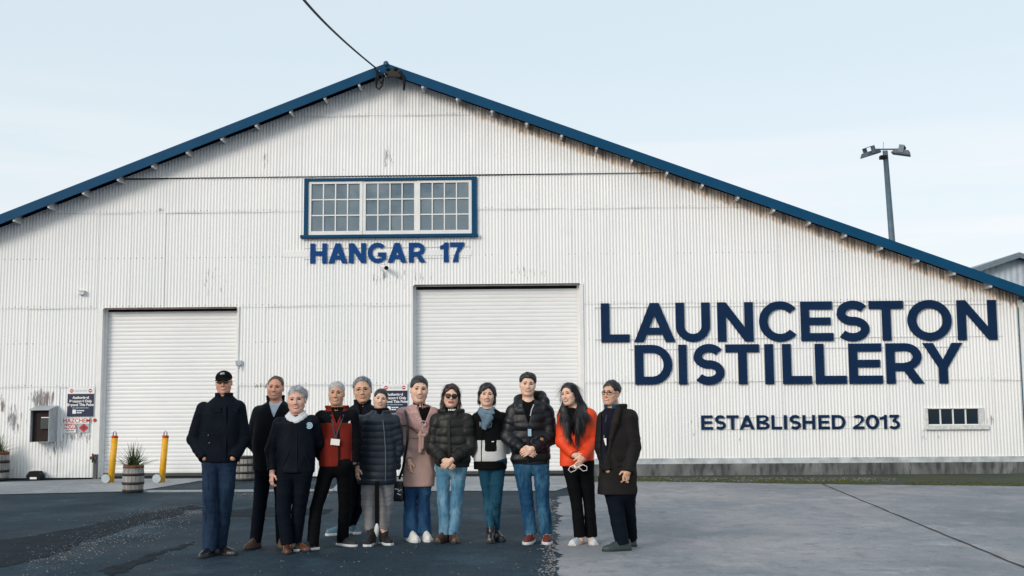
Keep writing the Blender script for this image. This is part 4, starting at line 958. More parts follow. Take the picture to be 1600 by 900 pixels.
class Person:
    def __init__(s, label, foot, head, rows, arms, legs, skin, lips=LIP, hair=None, yaw=0, tilt=0, pitch=0, smile=.5, teeth=True, facew=1.0, leg_r=(.1, .075, .068), arm_r=(.075, .065, .05), hs=1.0, base=None, body_yaw=0, bdepth=.62, seed=1):
        g = G(*foot); s.Y = g.y; s.seed = seed; s.o = Vector((g.x, g.y, 0)); s.root = thing('person', label, 'person', s.o)
        s.skin, s.lips = skin, lips; s.legs = legs; s.arms = arms; s.leg_r, s.arm_r = leg_r, arm_r
        s.rows = [s._row(r, bdepth) for r in rows]; s.rows.sort(key=lambda r: r[0])
        cx, top, chin = head[:3]; hdy = head[3] if len(head) > 3 else 0.0
        a, b = s.J(cx, top, hdy), s.J(cx, chin, hdy); s.hh = (a-b).length; s.sc = s.hh/.23
        s.X, s.F, s.Z = axes(yaw, tilt, pitch); s.C = (a+b)/2; s.M = np.array([s.X, s.F, s.Z]).T.astype(f32); s.facew = facew
        s.smile, s.hasteeth = smile, teeth; s.handspec = []; s.body_yaw = body_yaw
    def J(s, px, py, dy=0.0): return W(px, py, s.Y+dy)-s.o
    def _row(s, r, bd):
        py, xl, xr = r[:3]; dy = r[4] if len(r) > 4 else 0.0
        A, B = s.J(xl, py, dy), s.J(xr, py, dy); a = (B.x-A.x)/2; b = r[3] if len(r) > 3 and r[3] else min(.15, max(.055, a*bd))
        return (A.z, (A.x+B.x)/2, (A.y+B.y)/2, a, b)
    def H(s, p):                                   # head-local metres (for a 0.23 m head) -> person space
        return s.C+(s.X*p[0]*s.facew+s.F*p[1]+s.Z*p[2])*s.sc
    def hl(s, P): q = ((P-A3(s.C))@s.M)/s.sc; q[:, 0] /= s.facew; return q
    def loft(s, grow=0.0, k=.02, disp=None, p=2.35, zlo=None, zhi=None, flare=0.0, s_from_top=True):
        R_ = np.array(s.rows, f32); zs = R_[:, 0]; z0 = zs[0] if zlo is None else zlo; z1 = zs[-1] if zhi is None else zhi
        def fn(P):
            z = P[:, 2]; i = lambda c: np.interp(z, zs, R_[:, c]).astype(f32)
            a, b = np.maximum(i(3)+grow, .02), np.maximum(i(4)+grow, .02)
            x, y = np.abs(P[:, 0]-i(1))+1e-6, np.abs(P[:, 1]-i(2))+1e-6
            q = ((x/a)**p+(y/b)**p)**(1/p); gr = q**(1-p)*np.sqrt((x**(p-1)/a**p)**2+(y**(p-1)/b**p)**2)+1e-6
            d = (q-1)/np.maximum(gr, 1e-3); d = np.minimum(d, .5)
            if disp: d = d-disp(P, (z1-z) if s_from_top else z)
            d = smax(d, z0-z, .008); return smax(d, z-z1, .012)
        lo = [(R_[:, 1]-R_[:, 3]).min()-.05, (R_[:, 2]-R_[:, 4]).min()-.05, z0-.02]; hi = [(R_[:, 1]+R_[:, 3]).max()+.05, (R_[:, 2]+R_[:, 4]).max()+.05, z1+.03]
        return Sh(fn, lo, hi, k)
    def front(s, px, py, out=.006, grow=0.0):      # point lying on the chest at a photographed position
        v = s.J(px, py); R_ = np.array(s.rows)
        for _ in range(3):
            i = lambda c: float(np.interp(v.z, R_[:, 0], R_[:, c])); a, b = i(3)+grow, i(4)+grow
            t = min(.98, abs(v.x-i(1))/a); y = i(2)-b*(1-t**2.35)**(1/2.35)-out; v = s.J(px, py, y)
        return v
    def mesh(s, name, shapes, h, mats, slot=None, parent=None):
        return link(name, sdf_mesh(name, shapes, h, slot), mats, parent or s.root)
    # ---- pieces
    def hand(s, wrist, d, n, thumb, curl=.5, size=1.0):
        d = Vector(d).normalized(); n = Vector(n); n = (n-d*n.dot(d)).normalized(); sd = d.cross(n); sd = sd if sd.dot(Vector(thumb)) > 0 else -sd
        w = Vector(wrist); z = size; out = []
        out += [cap(w-d*.03, w+d*.03, .026*z, .028*z, .012)]
        for o_ in (-.028, -.009, .010, .028): out.append(cap(w+d*.015+sd*o_*.55*z, w+d*.085*z+sd*o_*z, .0145*z, .0125*z, .010))
        for o_, ln in ((-.030, .058), (-.010, .074), (.0105, .080), (.030, .070)):
            p = w+d*.088*z+sd*o_*z; dd = d.copy(); r0 = .0095*z
            for j, fr in enumerate((.45, .32, .23)):
                c = curl*(.55, .85, .6)[j]; dd = (dd*math.cos(c)+n*math.sin(c)); dd.normalize(); n2 = (n-dd*n.dot(dd)).normalized()
                q = p+dd*ln*fr*z; out.append(cap(p, q, r0, r0*.9, .0025)); p = q; r0 *= .9; n = n2
            n = Vector(n)
            n = (n-d*n.dot(d)); n = n.normalized() if n.length > 1e-4 else sd.cross(d)
        p = w+d*.022*z+sd*.030*z; q = p+(d*.55+sd*.55+n*.35).normalized()*.038*z; e = q+(d*.85+sd*.15+n*.4).normalized()*.030*z
        out += [cap(p-sd*.012*z, q, .0145*z, .0115*z, .008), cap(q, e, .0108*z, .0088*z, .003)]
        return out
    def face_curve(s, x, dz): # mouth line
        return (x, .092-.9*x*x*18*.06-abs(x)*.22, -.064+dz+s.smile*.009*(x/.026)**2)
    def body(s, hands, ears=True, neck=.054):
        H, sc = s.H, s.sc; L = []
        e = lambda c, r, k, cut=False: ell(H(c), (r[0]*sc*s.facew, r[1]*sc, r[2]*sc), k*sc, s.M, cut)
        c_ = lambda a, b, ra, rb, k, cut=False: cap(H(a), H(b), ra*sc, rb*sc, k*sc, cut=cut)
        L += [e((0,-.016,.036), (.0745,.094,.080), .02), e((0,.016,-.028), (.068,.069,.084), .03), e((0,.036,-.076), (.050,.043,.038), .03)]
        for i in (-1, 1):
            L += [e((i*.040,.052,-.024), (.026,.024,.026), .03), c_((i*.046,.066,.026), (i*.012,.080,.024), .009,.010,.016)]
            L += [c_((i*.050,.022,-.055), (i*.020,.055,-.097), .020,.017,.025)]
        L += [ell(H((i*.031,.094,.004)), (.019*sc, .016*sc, .0115*sc), .010*sc, s.M, True) for i in (-1, 1)]
        L += [c_((0,.079,.018), (0,.100,-.030), .0068,.0105,.012)] + [e((i*.0125,.090,-.034), (.008,.009,.007), .008) for i in (-1, 1)]
        up = [s.face_curve(x, .0048) for x in (-.027,-.013,0,.013,.027)]; lo = [s.face_curve(x*.9, -.0055-.002*s.smile) for x in (-.027,-.013,0,.013,.027)]
        for q in (up, lo):
            for i in range(4): L.append(c_(q[i], q[i+1], .0040,.0040,.005))
        L += [e((0,.070,-.099), (.018,.016,.014), .016)]
        if s.hasteeth:
            for i in range(4):
                a, b = s.face_curve((-.018,-.009,0,.009,.018)[i], -.001), s.face_curve((-.018,-.009,0,.009,.018)[i+1], -.001); L.append(c_((a[0],a[1]+.006,a[2]), (b[0],b[1]+.006,b[2]), .0042,.0042,.002, True))
        if ears:
            for i in (-1, 1): L += [e((i*.076,-.010,-.006), (.010,.018,.029), .010), e((i*.089,-.002,.000), (.007,.010,.018), .005, True)]
        nb = s.rows[-1]; L += [cap(H((0,-.022,-.05)), (nb[1], nb[2], nb[0]-.03), neck*sc, (neck+.008), .03)]
        L += [s.loft(-.028, .03, p=2.1)]
        for arm in s.arms:
            p = [s.J(*q) for q in arm]; L += chain(p, [.052, .042, .028], .03)
        for leg in s.legs:
            p = [s.J(*q) for q in leg]; r_ = s.leg_r; L += chain(p, [r_[0]*.62, r_[1]*.60, min(.038, r_[2]*.6)], .02); ft = Vector((p[-1].x, p[-1].y, .035)); L += [cap(p[-1], ft, .036, .032, .02)]
        for hd in hands: L += s.hand(*hd)
        upc = np.array([H((q[0], q[1], q[2])) for q in up+lo], f32); rr = .0058*sc
        def slot(P):
            m = np.zeros(len(P), np.int32); near = np.linalg.norm(P-A3(s.H((0,.09,-.064))), axis=1) < .045
            if near.any():
                Q = P[near]; dd = np.full(len(Q), 1.0)
                for base in (0, 5):
                    for i in range(4):
                        a, b = upc[base+i], upc[base+i+1]; ab = b-a; t = np.clip(((Q-a)@ab)/(ab@ab), 0, 1); dd = np.minimum(dd, np.linalg.norm(Q-a-t[:, None]*ab, axis=1))
                mm = np.zeros(near.sum(), np.int32); mm[dd < rr] = 1; m[near] = mm
            return m
        s.b = s.mesh('body', L, .0042, [s.skin, s.lips], slot)
        return s
    def face(s, brow=H_BLACK, browt=.0042, eye=.0062, lash=True):
        H, sc = s.H, s.sc
        for i in (-1, 1):
            q = MB(); q.smooth = True; n = 14; M3 = Matrix((s.X*s.facew, s.F, s.Z)).transposed().to_4x4()
            b0 = 0
            for a in range(9):
                th = math.pi*a/8
                for k in range(n):
                    ph = 2*math.pi*k/n; v = (math.sin(th)*math.cos(ph), math.cos(th), math.sin(th)*math.sin(ph)); q.v.append(tuple(H((i*.031+v[0]*.0150, .0715+v[1]*.0105, .0035+v[2]*eye))))
            for a in range(8):
                for k in range(n): q.mi = 1 if a < 3 else 0; q.face([a*n+k, a*n+(k+1) % n, (a+1)*n+(k+1) % n, (a+1)*n+k])
            q.build('eye', [EYEW, IRIS], s.root)
            if lash:
                q = MB(); q.smooth = True; q.tube([H((i*(.031+dx), .0815-abs(dx)*abs(dx)*12, .0045+eye*(1-(dx/.018)**2))) for dx in (-.017,-.009,0,.009,.017)], [.0012*sc,.0022*sc,.0024*sc,.0022*sc,.0012*sc], 6); q.build('eyelashes', IRIS, s.root)
            if browt:
                q = MB(); q.smooth = True; q.tube([H((i*x, y, z)) for x, y, z in ((.012,.0905,.0250),(.024,.0880,.0280),(.036,.0815,.0275),(.047,.0715,.0225))], [browt*.8*sc, browt*sc, browt*.9*sc, browt*.4*sc], 6); q.build('eyebrow', brow, s.root)
        if s.hasteeth:
            q = MB(); q.smooth = True; pts = [s.face_curve(x, -.0012) for x in (-.022,-.013,-.004,.004,.013,.022)]; q.tube([H((a, b+.0012, c)) for a, b, c in pts], [.0014*sc]+[.0034*sc]*4+[.0014*sc], 6); q.build('teeth', TEETH, s.root)
        return s
    def cap_hair(s, mat, line, tt=.014, ts=.009, bulge=(0, 0, 0), seed=3, extra=(), amp=.0022, name='hair', face_open=None, loc=None):
        """close-cropped to bob: scalp shell above a hairline z(y), plus extra shapes, minus the face opening"""
        ly = np.array([p[0] for p in line], f32); lz = np.array([p[1] for p in line], f32); w = waves(amp, seed, 95, (1, 1, .25)); w2 = waves(amp*.8, seed+5, 40)
        r = np.array([.0745, .094, .080], f32)+.001; w3 = waves(.004, seed+9, 60)
        def fn(P):
            q = s.hl(P); qq = q-np.array([0, -.016, .036], f32); k0 = np.sqrt(((qq/r)**2).sum(1)); k1 = np.sqrt(((qq/(r*r))**2).sum(1))+1e-9
            d = k0*(k0-1)/k1; up = np.clip((q[:, 2]-.02)/.09, 0, 1); T = ts+(tt-ts)*up+(q*np.array(bulge, f32)).sum(1)*1.5
            e = q[:, 2]-np.interp(q[:, 1], ly, lz).astype(f32)+w3(P); T = (T+w(P)+w2(P))*np.sqrt(np.clip(e/.040, .02, 1))
            return smax(d-T, -e, .002)*s.sc
        m = .17*s.sc; L = [Sh(fn, A3(s.C)-m, A3(s.C)+m, .015)]+list(extra)
        if face_open is not None:
            c, rr = face_open; L.append(ell(s.H(c), tuple(v*s.sc for v in rr), .008, s.M, True))
        n_, ln_, kind, lift_ = loc or (1500, .028, 'short', .35); C0, F_, Z_, X_ = A3(s.C), A3(s.F), A3(s.Z), A3(s.X); crown = A3(s.H((.01, -.04, .12)))
        def flow(p):
            d = p-crown; d = d/(np.linalg.norm(d, axis=1)[:, None]+1e-6)
            if kind == 'back': return -F_[None]*1.2+d*.2-Z_[None]*.5
            if kind == 'long': return d*.35*np.clip((p[:, 2]-crown[2]+.12)/.1, 0, 1)[:, None]-np.array([[0, 0, 1.0]])
            if kind == 'swept': return d*.5+X_[None]*.8
            return d
        sc = s.sc
        def reg(p): q = s.hl(p.astype(f32)); return ~((q[:, 1] > .025) & (np.abs(q[:, 0]) < .085) & (q[:, 2] < (.2 if kind == 'long' else .066)) & (q[:, 2] > -.13))
        return link(name, sdf_mesh(name, L, .0042, None, strands(n_, ln_*sc, flow, lift_, .0012, seed, .30 if kind != 'long' else .05, reg, .25 if kind != 'long' else .05)), mat, s.root)
    def trousers(s, mat, top=None, seed=0, hip=None, amp=.0042, hem=None, hems=None, pitch=.062, name='trousers'):
        L = []; rr = s.leg_r
        for i, leg in enumerate(s.legs):
            p = [s.J(*q) for q in leg]; a = p[-1]; kn = p[1]
            d = (a-kn).normalized(); end = a+d*(.02 if hem is None else hem)
            th = (kn-p[0]).length; tot = th+(end-kn).length; k = .90
            L += chain([p[0], p[0].lerp(kn, .55), kn, kn.lerp(end, .35), end], [rr[0]*k, rr[0]*k*.45+rr[1]*k*.55, rr[1]*k, rr[1]*k*.6+rr[2]*k*.4, rr[2]*k], .012, sleeve_folds(amp, s.seed*7+i*3+seed, pitch, (.10, th, tot-.02), .085), True)
        h0 = (s.J(*s.legs[0][0])+s.J(*s.legs[1][0]))/2; wv = waves(.003, s.seed+3, 30)
        R0 = s.rows[0]; L.append(ell((h0.x, h0.y, h0.z+.02), (max(.12, R0[3]*.9), max(.10, R0[4]*.92), .14), .05))
        return s.mesh(name, L, .0075, mat)
    def shoe(s, ank, head, L=.27, w=.048, upper=None, sole=None, th=.022, hi=.075, boot=0.0, toe=.040, name='shoe', dark=None, heel=0.0):
        p = s.J(*ank); d = Vector((math.sin(rad(head)), -math.cos(rad(head)), 0)); lt = Vector((-d.y, d.x, 0)); o = Vector((p.x, p.y, 0))-d*.065
        U = np.array([d, lt, (0, 0, 1)]).T.astype(f32); O = A3(o); uu = np.array([-.02, 0, .02, .07, .14, .20, .24, L-.01, L+.01]); 
        ww = np.array([0, .62, .78, .78, .92, 1.0, .88, .5, 0])*w
        hh = np.array([hi*.5, hi*.95, hi*1.08, hi*1.08, hi*.92, toe*1.25, toe, toe*.72, toe*.3])+th
        def upf(P):
            q = (P-O)@U; a = np.interp(q[:, 0], uu, ww).astype(f32)*.97; h = np.interp(q[:, 0], uu, hh).astype(f32); z = q[:, 2]
            k = np.sqrt((q[:, 1]/np.maximum(a, .004))**2+(np.maximum(z, 0)/h)**2)-1; dd = k*np.minimum(np.maximum(a, .006), h)*.85
            dd = smax(dd, th*.6-z, .003); return smax(dd, np.maximum(-q[:, 0]-.004, q[:, 0]-L), .008)
        lo, hi_ = O-np.array([L+.05, L+.05, .01]), O+np.array([L+.05, L+.05, .16]); m = [Sh(upf, lo, hi_, .015)]
        if boot: m.append(cap(o+d*.058+Vector((0, 0, .05)), o+d*.055+Vector((0, 0, boot)), .044, .047, .03, None, True))
        sh = s.mesh(name, m, .0048, upper)
        def sof(P):
            q = (P-O)@U; a = np.interp(q[:, 0], uu, ww).astype(f32)*1.06+.002; z = q[:, 2]; lift = np.where((q[:, 0] > .075) & (q[:, 0] < .125), heel, 0)
            dd = smax(np.abs(q[:, 1])-a, np.abs(z-th/2-.0005)-th/2, .004); dd = np.maximum(dd, lift-z); return smax(dd, np.maximum(-q[:, 0]-.010, q[:, 0]-L-.006), .006)
        s.mesh('sole', [Sh(sof, lo, hi_, 0)], .0045, sole, None, sh)
        return sh
    def ribbon(s, name, pts, w, mat, up=None, t=.003, parent=None):
        """flat strap through points, lying across the camera-facing surface"""
        q = MB(); q.smooth = False; P = [Vector(p) for p in pts]; n = len(P)
        for i, p in enumerate(P):
            d = (P[min(i+1, n-1)]-P[max(i-1, 0)]).normalized(); nn = Vector((0, -1, 0)) if up is None else Vector(up); sd = d.cross(nn).normalized(); nn = sd.cross(d).normalized()
            for a, b in ((-1, -1), (1, -1), (1, 1), (-1, 1)): q.v.append(tuple(p+sd*a*w/2+nn*b*t/2))
        for i in range(n-1):
            for j in range(4): q.face([4*i+j, 4*i+(j+1) % 4, 4*i+4+(j+1) % 4, 4*i+4+j])
        q.face([3, 2, 1, 0]); q.face([4*n-4, 4*n-3, 4*n-2, 4*n-1])
        return q.build(name, mat, parent or s.root)
    def tube(s, name, pts, r, mat, parent=None, n=7):
        q = MB(); q.smooth = True; q.tube(pts, r, n); return q.build(name, mat, parent or s.root)
    def plate(s, name, c, w, h, mat, d=(0, -1, 0), t=.003, parent=None, rot=0, bev=0):
        f_ = Vector(d).normalized(); x = Vector((0, 0, 1)).cross(f_).normalized()*-1; x = Vector((-f_.y, f_.x, 0)).normalized(); z = f_.cross(x).normalized(); z = z if z.z > 0 else -z
        x, z = x*math.cos(rot)+z*math.sin(rot), z*math.cos(rot)-x*math.sin(rot); c = Vector(c); q = MB()
        q.prism([c-x*w/2-z*h/2, c+x*w/2-z*h/2, c+x*w/2+z*h/2, c-x*w/2+z*h/2], f_*t); return q.build(name, mat, parent or s.root, bev)
    def glasses(s, mat, r=.021, rz=.017, tube=.0022, lens=None, drop=0.0, half=False):
        H, sc = s.H, s.sc; q = MB(); q.smooth = True
        for i in (-1, 1):
            c = (i*.033, .100-.0, .002-drop); ring = [H((c[0]+r*math.cos(2*math.pi*k/20)*(1), c[1]-abs(i*.033+r*math.cos(2*math.pi*k/20))**2*5.2, c[2]+rz*math.sin(2*math.pi*k/20))) for k in range(21)]
            q.tube(ring, tube*sc, 6)
            q.tube([H((i*(.033+r), .100-(.033+r)**2*5.2, .004-drop)), H((i*.074, .05, .006)), H((i*.082, -.005, .004))], tube*.9*sc, 6)
        q.tube([H((-.033+r, .099, .004-drop)), H((0, .103, .007-drop)), H((.033-r, .099, .004-drop))], tube*sc, 6)
        g = q.build('glasses', mat, s.root)
        if lens is not None:
            for i in (-1, 1):
                q = MB(); q.smooth = True; n = 20; ring = [H((i*.033+r*.97*math.cos(2*math.pi*k/n), .0995-abs(i*.033+r*math.cos(2*math.pi*k/n))**2*5.2, .002-drop+rz*.97*math.sin(2*math.pi*k/n))) for k in range(n)]
                q.v += [tuple(v) for v in ring]+[tuple(H((i*.033, .1025-.033**2*5.2, .002-drop)))]
                for k in range(n): q.face([k, (k+1) % n, n])
                q.build('lens', lens, g)
        return g
    def jacket(s, mats, h=.0075, k=.035, disp=None, adisp=None, arm_r=None, grow=0.0, slot=None, extra=(), cuts=(), name='jacket', zlo=None, armk=.016, arms=None, zhi=None, hemflat=True):
        w_ = ridged(.0115, s.seed+11, 7.5, (1, 1, .5)); L = [s.loft(grow, k, (lambda P, s_, d=disp: (d(P, s_) if d else 0)+w_(P)) if (disp is None or disp.__name__ != 'puffed') else disp, zlo=zlo, zhi=zhi)]; ar = arm_r or s.arm_r
        for i, arm in enumerate(arms or s.arms):
            p = [s.J(*q) for q in arm]; L += chain(p, list(ar), armk, (adisp or sleeve_folds(.0055, s.seed*3+i, .06)), True)
        return s.mesh(name, L+list(extra)+list(cuts), h, mats, slot)
    def collar(s, px, py, rx, ry, h, th=.014, dy=0.0, open_=.0, lean=.0, k=.02, yaw=0):
        """standing collar: an open ring of cloth about the neck"""
        c = s.J(px, py, dy); out = []; n = 14
        for i in range(n):
            a0 = rad(-90+open_+(360-2*open_)*i/n+yaw); a1 = rad(-90+open_+(360-2*open_)*(i+1)/n+yaw)
            am = (a0+a1)/2
            for f_ in (0, .33, .67, 1):
                g_ = 1+lean*f_; z = h*f_
                out.append(cap(c+Vector((math.cos(a0)*rx*g_, math.sin(a0)*ry*g_, z)), c+Vector((math.cos(a1)*rx*g_, math.sin(a1)*ry*g_, z)), th*.72, th*.72, .012))
        return out
    def vcut(s, px, py, slope, up=.4, depth=.5, k=.008, wmax=.12, base=0.0):
        """V-shaped opening at the front of a coat, starting at a photographed point"""
        c = s.J(px, py); 
        def fn(P):
            x, z = P[:, 0]-c.x, P[:, 2]-c.z; w = np.minimum(base+slope*z, wmax); return np.maximum(np.maximum(np.abs(x)-w, -z), P[:, 1]-c.y-.01).astype(f32)
        return Sh(fn, (c.x-.3, -1, c.z-.05), (c.x+.3, c.y+.03, c.z+up), k, True)
    def neck_cut(s, r=.062, k=.012, up=.10):
        nb = s.rows[-1]; return cap((nb[1], nb[2]-.0, nb[0]-.03), s.H((0,-.02,-.02)), r, r*.98, k, cut=True)
ZIP = simple('zip_metal', (.20, .22, .24), .4, .5, var=0); BADGEW = simple('badge_card', (.80, .80, .78), .4, var=0); LANY = simple('lanyard_tape', (.02, .025, .05), .6, var=.2)
def lanyard(p, left, right, mid, badge=(.085, .055), rot=0.0, grow=.0, clip=True):
    A, B, C_ = p.front(*left, .008, grow), p.front(*right, .008, grow), p.front(*mid, .012, grow)
    m1, m2 = p.front((left[0]+mid[0])/2, (left[1]+mid[1])/2, .008, grow), p.front((right[0]+mid[0])/2, (right[1]+mid[1])/2, .008, grow)
    ln = p.ribbon('lanyard', [A, m1, C_, ], .013, LANY); p.ribbon('lanyard_tape', [B, m2, C_+Vector((.004, -.002, 0))], .013, LANY, parent=ln)
    p.plate('badge', C_+Vector((0, -.006, -.012-badge[1]/2)), badge[0], badge[1], BADGEW, rot=rot, parent=ln, t=.004)
# ------------------------------------------------------------------ the twelve people, left to right
SHORT = ((-.12,-.055),(-.05,-.045),(-.022,-.03),(-.008,.012),(.018,.022),(.030,-.004),(.040,.012),(.050,.050),(.066,.076),(.13,.084))
RECED = ((-.12,-.055),(-.05,-.045),(-.022,-.03),(-.008,.012),(.018,.022),(.028,.004),(.036,.030),(.046,.066),(.060,.094),(.13,.104))
WOMAN = ((-.12,-.075),(-.05,-.065),(-.015,-.04),(.0,-.012),(.022,-.02),(.034,-.008),(.046,.030),(.058,.054),(.070,.065),(.13,.073))
LONG = ((-.2,-.30),(.02,-.30),(.05,-.30),(.055,.04),(.07,.07),(.13,.08))
blackcloth = cloth('black_cloth', (.010, .011, .013)); NAVYC = cloth('navy_cotton', (.010, .016, .030), .75, weave=260); NAVYW = cloth('navy_wool', (.008, .012, .020), .9, weave=200, sheen=.1); NAVYF = cloth('navy_softshell', (.009, .015, .028), .6)
DENIMD = denim('dark_denim', (.012, .026, .055), (.020, .040, .078)); NAVYT = cloth('navy_trouser_twill', (.009, .016, .030), .8); BLKT = cloth('black_trouser_twill', (.009, .010, .012), .8)
LEATHERB = simple('black_leather', (.012, .013, .018), .3, var=.3); LEATHBR = simple('brown_leather', (.10, .032, .016), .35, var=.3, scale=20); SUEDE = simple('tan_suede', (.12, .07, .05), .8, var=.3); SOLEBLK = simple('black_sole', (.012, .012, .012), .7, var=0); SOLEWH = simple('white_sole', (.62, .64, .66), .5, var=.15); SOLEGR = simple('grey_sole', (.25, .28, .30), .6, var=.2); CANVW = cloth('white_canvas', (.66, .67, .68), .7); LEATHW = simple('white_leather', (.70, .68, .64), .45, var=.15)

# 1 -- cap, navy field jacket, hands in pockets
p = Person('man in black cap and navy field jacket, hands in pockets, far left of the group', (338, 868), (349.8, 580, 615.5), [(617,339,361),(624,330,369),(633,319,376),(648,314,378),(690,313,376),(716,313,373),(722,314,372)],
    [[(319,640),(304.5,686,.03),(320,716,-.08)], [(372,638),(379,688,.03),(364,716,-.09)]], [[(330,716),(329,795,-.02),(327.5,858,-.02)], [(356,716),(351,795,.05),(343,852,.10)]], SK_RUDDY, LIPM, yaw=8, tilt=-3, smile=.7, teeth=True, leg_r=(.104,.082,.076), arm_r=(.082,.075,.058), seed=1)
p.body([]); p.face(H_BROWN, .003); p.cap_hair(H_SALT, SHORT, .003, .003, loc=(500, .015, 'short', .2))
p.trousers(DENIMD, amp=.005)
p.jacket([NAVYC], disp=waves(.006, 5, 22), adisp=sleeve_folds(.0065, 4, .062), extra=p.collar(350, 624, .070, .066, .055, open_=22, lean=.12))
for i, (a, hd) in enumerate((((327.5,866,-.02), -8), ((343,860,.10), 62))): p.shoe(a, hd, .29, .052, LEATHERB, SOLEBLK, .02, .07)
def cap_shapes(s):
    H, sc = s.H, s.sc
    def dome(P):
        q = s.hl(P); qq = q-np.array([0,-.012,.044], f32); r = np.array([.084,.103,.079], f32); k0 = np.sqrt(((qq/r)**2).sum(1)); k1 = np.sqrt(((qq/(r*r))**2).sum(1))+1e-9
        return smax(k0*(k0-1)/k1, .034-q[:, 2], .006)*sc
    def brim(P):
        q = s.hl(P); x, y, z = q[:, 0], q[:, 1], q[:, 2]; zz = .046-(x/.07)**2*.022-(y-.08)*.28
        rr = np.sqrt((x/.078)**2+((y-.06)/.098)**2)-1
        return smax(np.abs(z-zz)-.0035, smax(rr*.08, .05-y, .004), .004)*sc
    m = .22; return [Sh(dome, A3(s.C)-m, A3(s.C)+m, .004), Sh(brim, A3(s.C)-m, A3(s.C)+m, .006)]
cp = p.mesh('cap', cap_shapes(p), .004, cloth('black_cap_cotton', (.008, .009, .011), .85))
q = MB()
for x0, x1, z0, z1 in ((-.022,-.004,.088,.096),(-.002,.018,.090,.098),(-.026,.010,.080,.086),(.012,.022,.080,.087)):
    q.add([p.H((x, .0925-abs(z-.085)*.9-abs(x)*.35, z)) for x, z in ((x0,z0),(x1,z0),(x1,z1),(x0,z1))], [(0,1,2,3)])
q.build('cap_emblem', simple('cap_thread_white', (.6,.62,.64), .7, var=0), cp)
p.glasses(LENSC, .022, .016, .002, simple('dark_tinted_lens', (.03,.025,.022), .15))
for z_ in (640, 653, 668, 683, 700): p.plate('button', p.front(351.5, z_, .004), .011, .011, simple('dark_button', (.05,.055,.065), .35, var=0), bev=.002)
for (a, b) in ((325.5,680),(327,692)): p.plate('snap', p.front(a, b, .006), .009, .009, ZIP)
for (a, b) in ((338,641),(364,641)): p.plate('pocket_flap', p.front(a, b, .002), .10, .05, NAVYC, t=.007, bev=.003)

SEAM = cloth('dark_seam_tape', (.020, .030, .048), .6)
p.ribbon('placket', [p.front(x_, y_, .012) for x_, y_ in ((350.5,634),(351,650),(351,680),(350.5,702),(350,719))], .034, NAVYC, t=.006)
p.ribbon('seam', [p.front(x_, y_, .011) for x_, y_ in ((316,676),(333,678),(349,678))], .006, SEAM)
# 2 -- tall man in black coat behind
p = Person('tall man in long dark coat with pale shirt collar, standing behind grey-haired woman', (405, 856), (430.5, 588, 624), [(626,420,444),(633,408,453),(644,400,458),(690,396,461),(733,397,458),(736,398,457)],
    [[(406,645),(393,690,.06),(404,706,.20)], [(456,645),(463,690,.02),(460,728,.03)]], [[(412,732),(406,790),(399.5,844)], [(440,732),(440,790,.08),(440,846,.08)]], SK_RUDDY, LIPM, yaw=4, tilt=3, smile=.8, teeth=True, leg_r=(.098,.078,.066), arm_r=(.080,.070,.055), seed=2)
p.body([]); p.face(H_BROWN, .0032); p.cap_hair(H_BROWN, RECED, .006, .003, loc=(1500, .015, 'short', .2))
p.trousers(NAVYT); p.mesh('shirt', [p.loft(-.016, .02)], .006, cloth('pale_blue_shirt', (.50, .58, .68), .7))
p.jacket([NAVYW], disp=waves(.005, 15, 20), extra=p.collar(430.5, 632, .076, .066, .085, .017, open_=34, lean=.12), cuts=[p.vcut(431.5, 652, .42)])
for a, hd in (((399.5,850), -15), ((440,852,.08), 15)): p.shoe(a, hd, .28, .05, SUEDE, simple('brown_sole', (.05,.03,.02), .7, var=.2), .024, .085, boot=.15, name='boot')

# 3 -- woman with cropped grey hair
p = Person('smiling woman with cropped silver hair, white scarf and navy jacket with round badge', (455, 862), (463.5, 605.5, 645), [(648,452,475),(653,443,484),(661,435,490),(690,434,491),(715,433,492),(736,433,491),(739,434,490)],
    [[(438,663),(424.5,703,.03),(425.5,735,-.03)], [(487,660),(497,692,.10),(500,712,.24)]], [[(447,735),(443,798,-.02),(448,848,-.04)], [(475,735),(467,798,.05),(462,844,.08)]], SK_FAIR, LIP, yaw=5, tilt=-3, smile=1.0, teeth=True, facew=1.02, leg_r=(.105,.080,.066), arm_r=(.078,.066,.052), seed=3)
p.body([(p.J(425.5,738,-.03), (-.05,-.15,-1), (.7,.5,0), (0,-1,0), .75)]); p.face(H_SALT, .0026); p.cap_hair(H_GREY, SHORT, .015, .003, bulge=(.06, .0, .0), amp=.003, loc=(2200, .034, 'swept', .16))
p.trousers(NAVYT)
p.jacket([NAVYF], disp=waves(.005, 25, 20), extra=p.collar(463.5, 654, .082, .074, .0, .018, open_=20))
sc_ = []
for i in range(16):
    a0, a1 = rad(-90+360*i/16), rad(-90+360*(i+1)/16); c = p.J(463.5, 648, -.012)
    for rr, dz, th in ((.070, .014, .020), (.088, -.010, .024)):
        dip = lambda a: -.060*max(0, -math.sin(a))**2+.02*max(0, math.sin(a)); sc_.append(cap(c+Vector((math.cos(a0)*rr, math.sin(a0)*rr*.95, dz+dip(a0))), c+Vector((math.cos(a1)*rr, math.sin(a1)*rr*.95, dz+dip(a1))), th, th, .006, waves(.004, 9, 60)))
p.mesh('scarf', sc_, .005, cloth('white_knit', (.62, .64, .67), .9, .2, 160))
c = p.front(483.5, 665, .018); q = MB(); disc(q, c.x, c.z, .034, c.y-.004, c.y, 24); bd_ = q.build('embroidered_badge', simple('badge_blue', (.10,.30,.48), .7, var=.1), p.root)
q = MB()
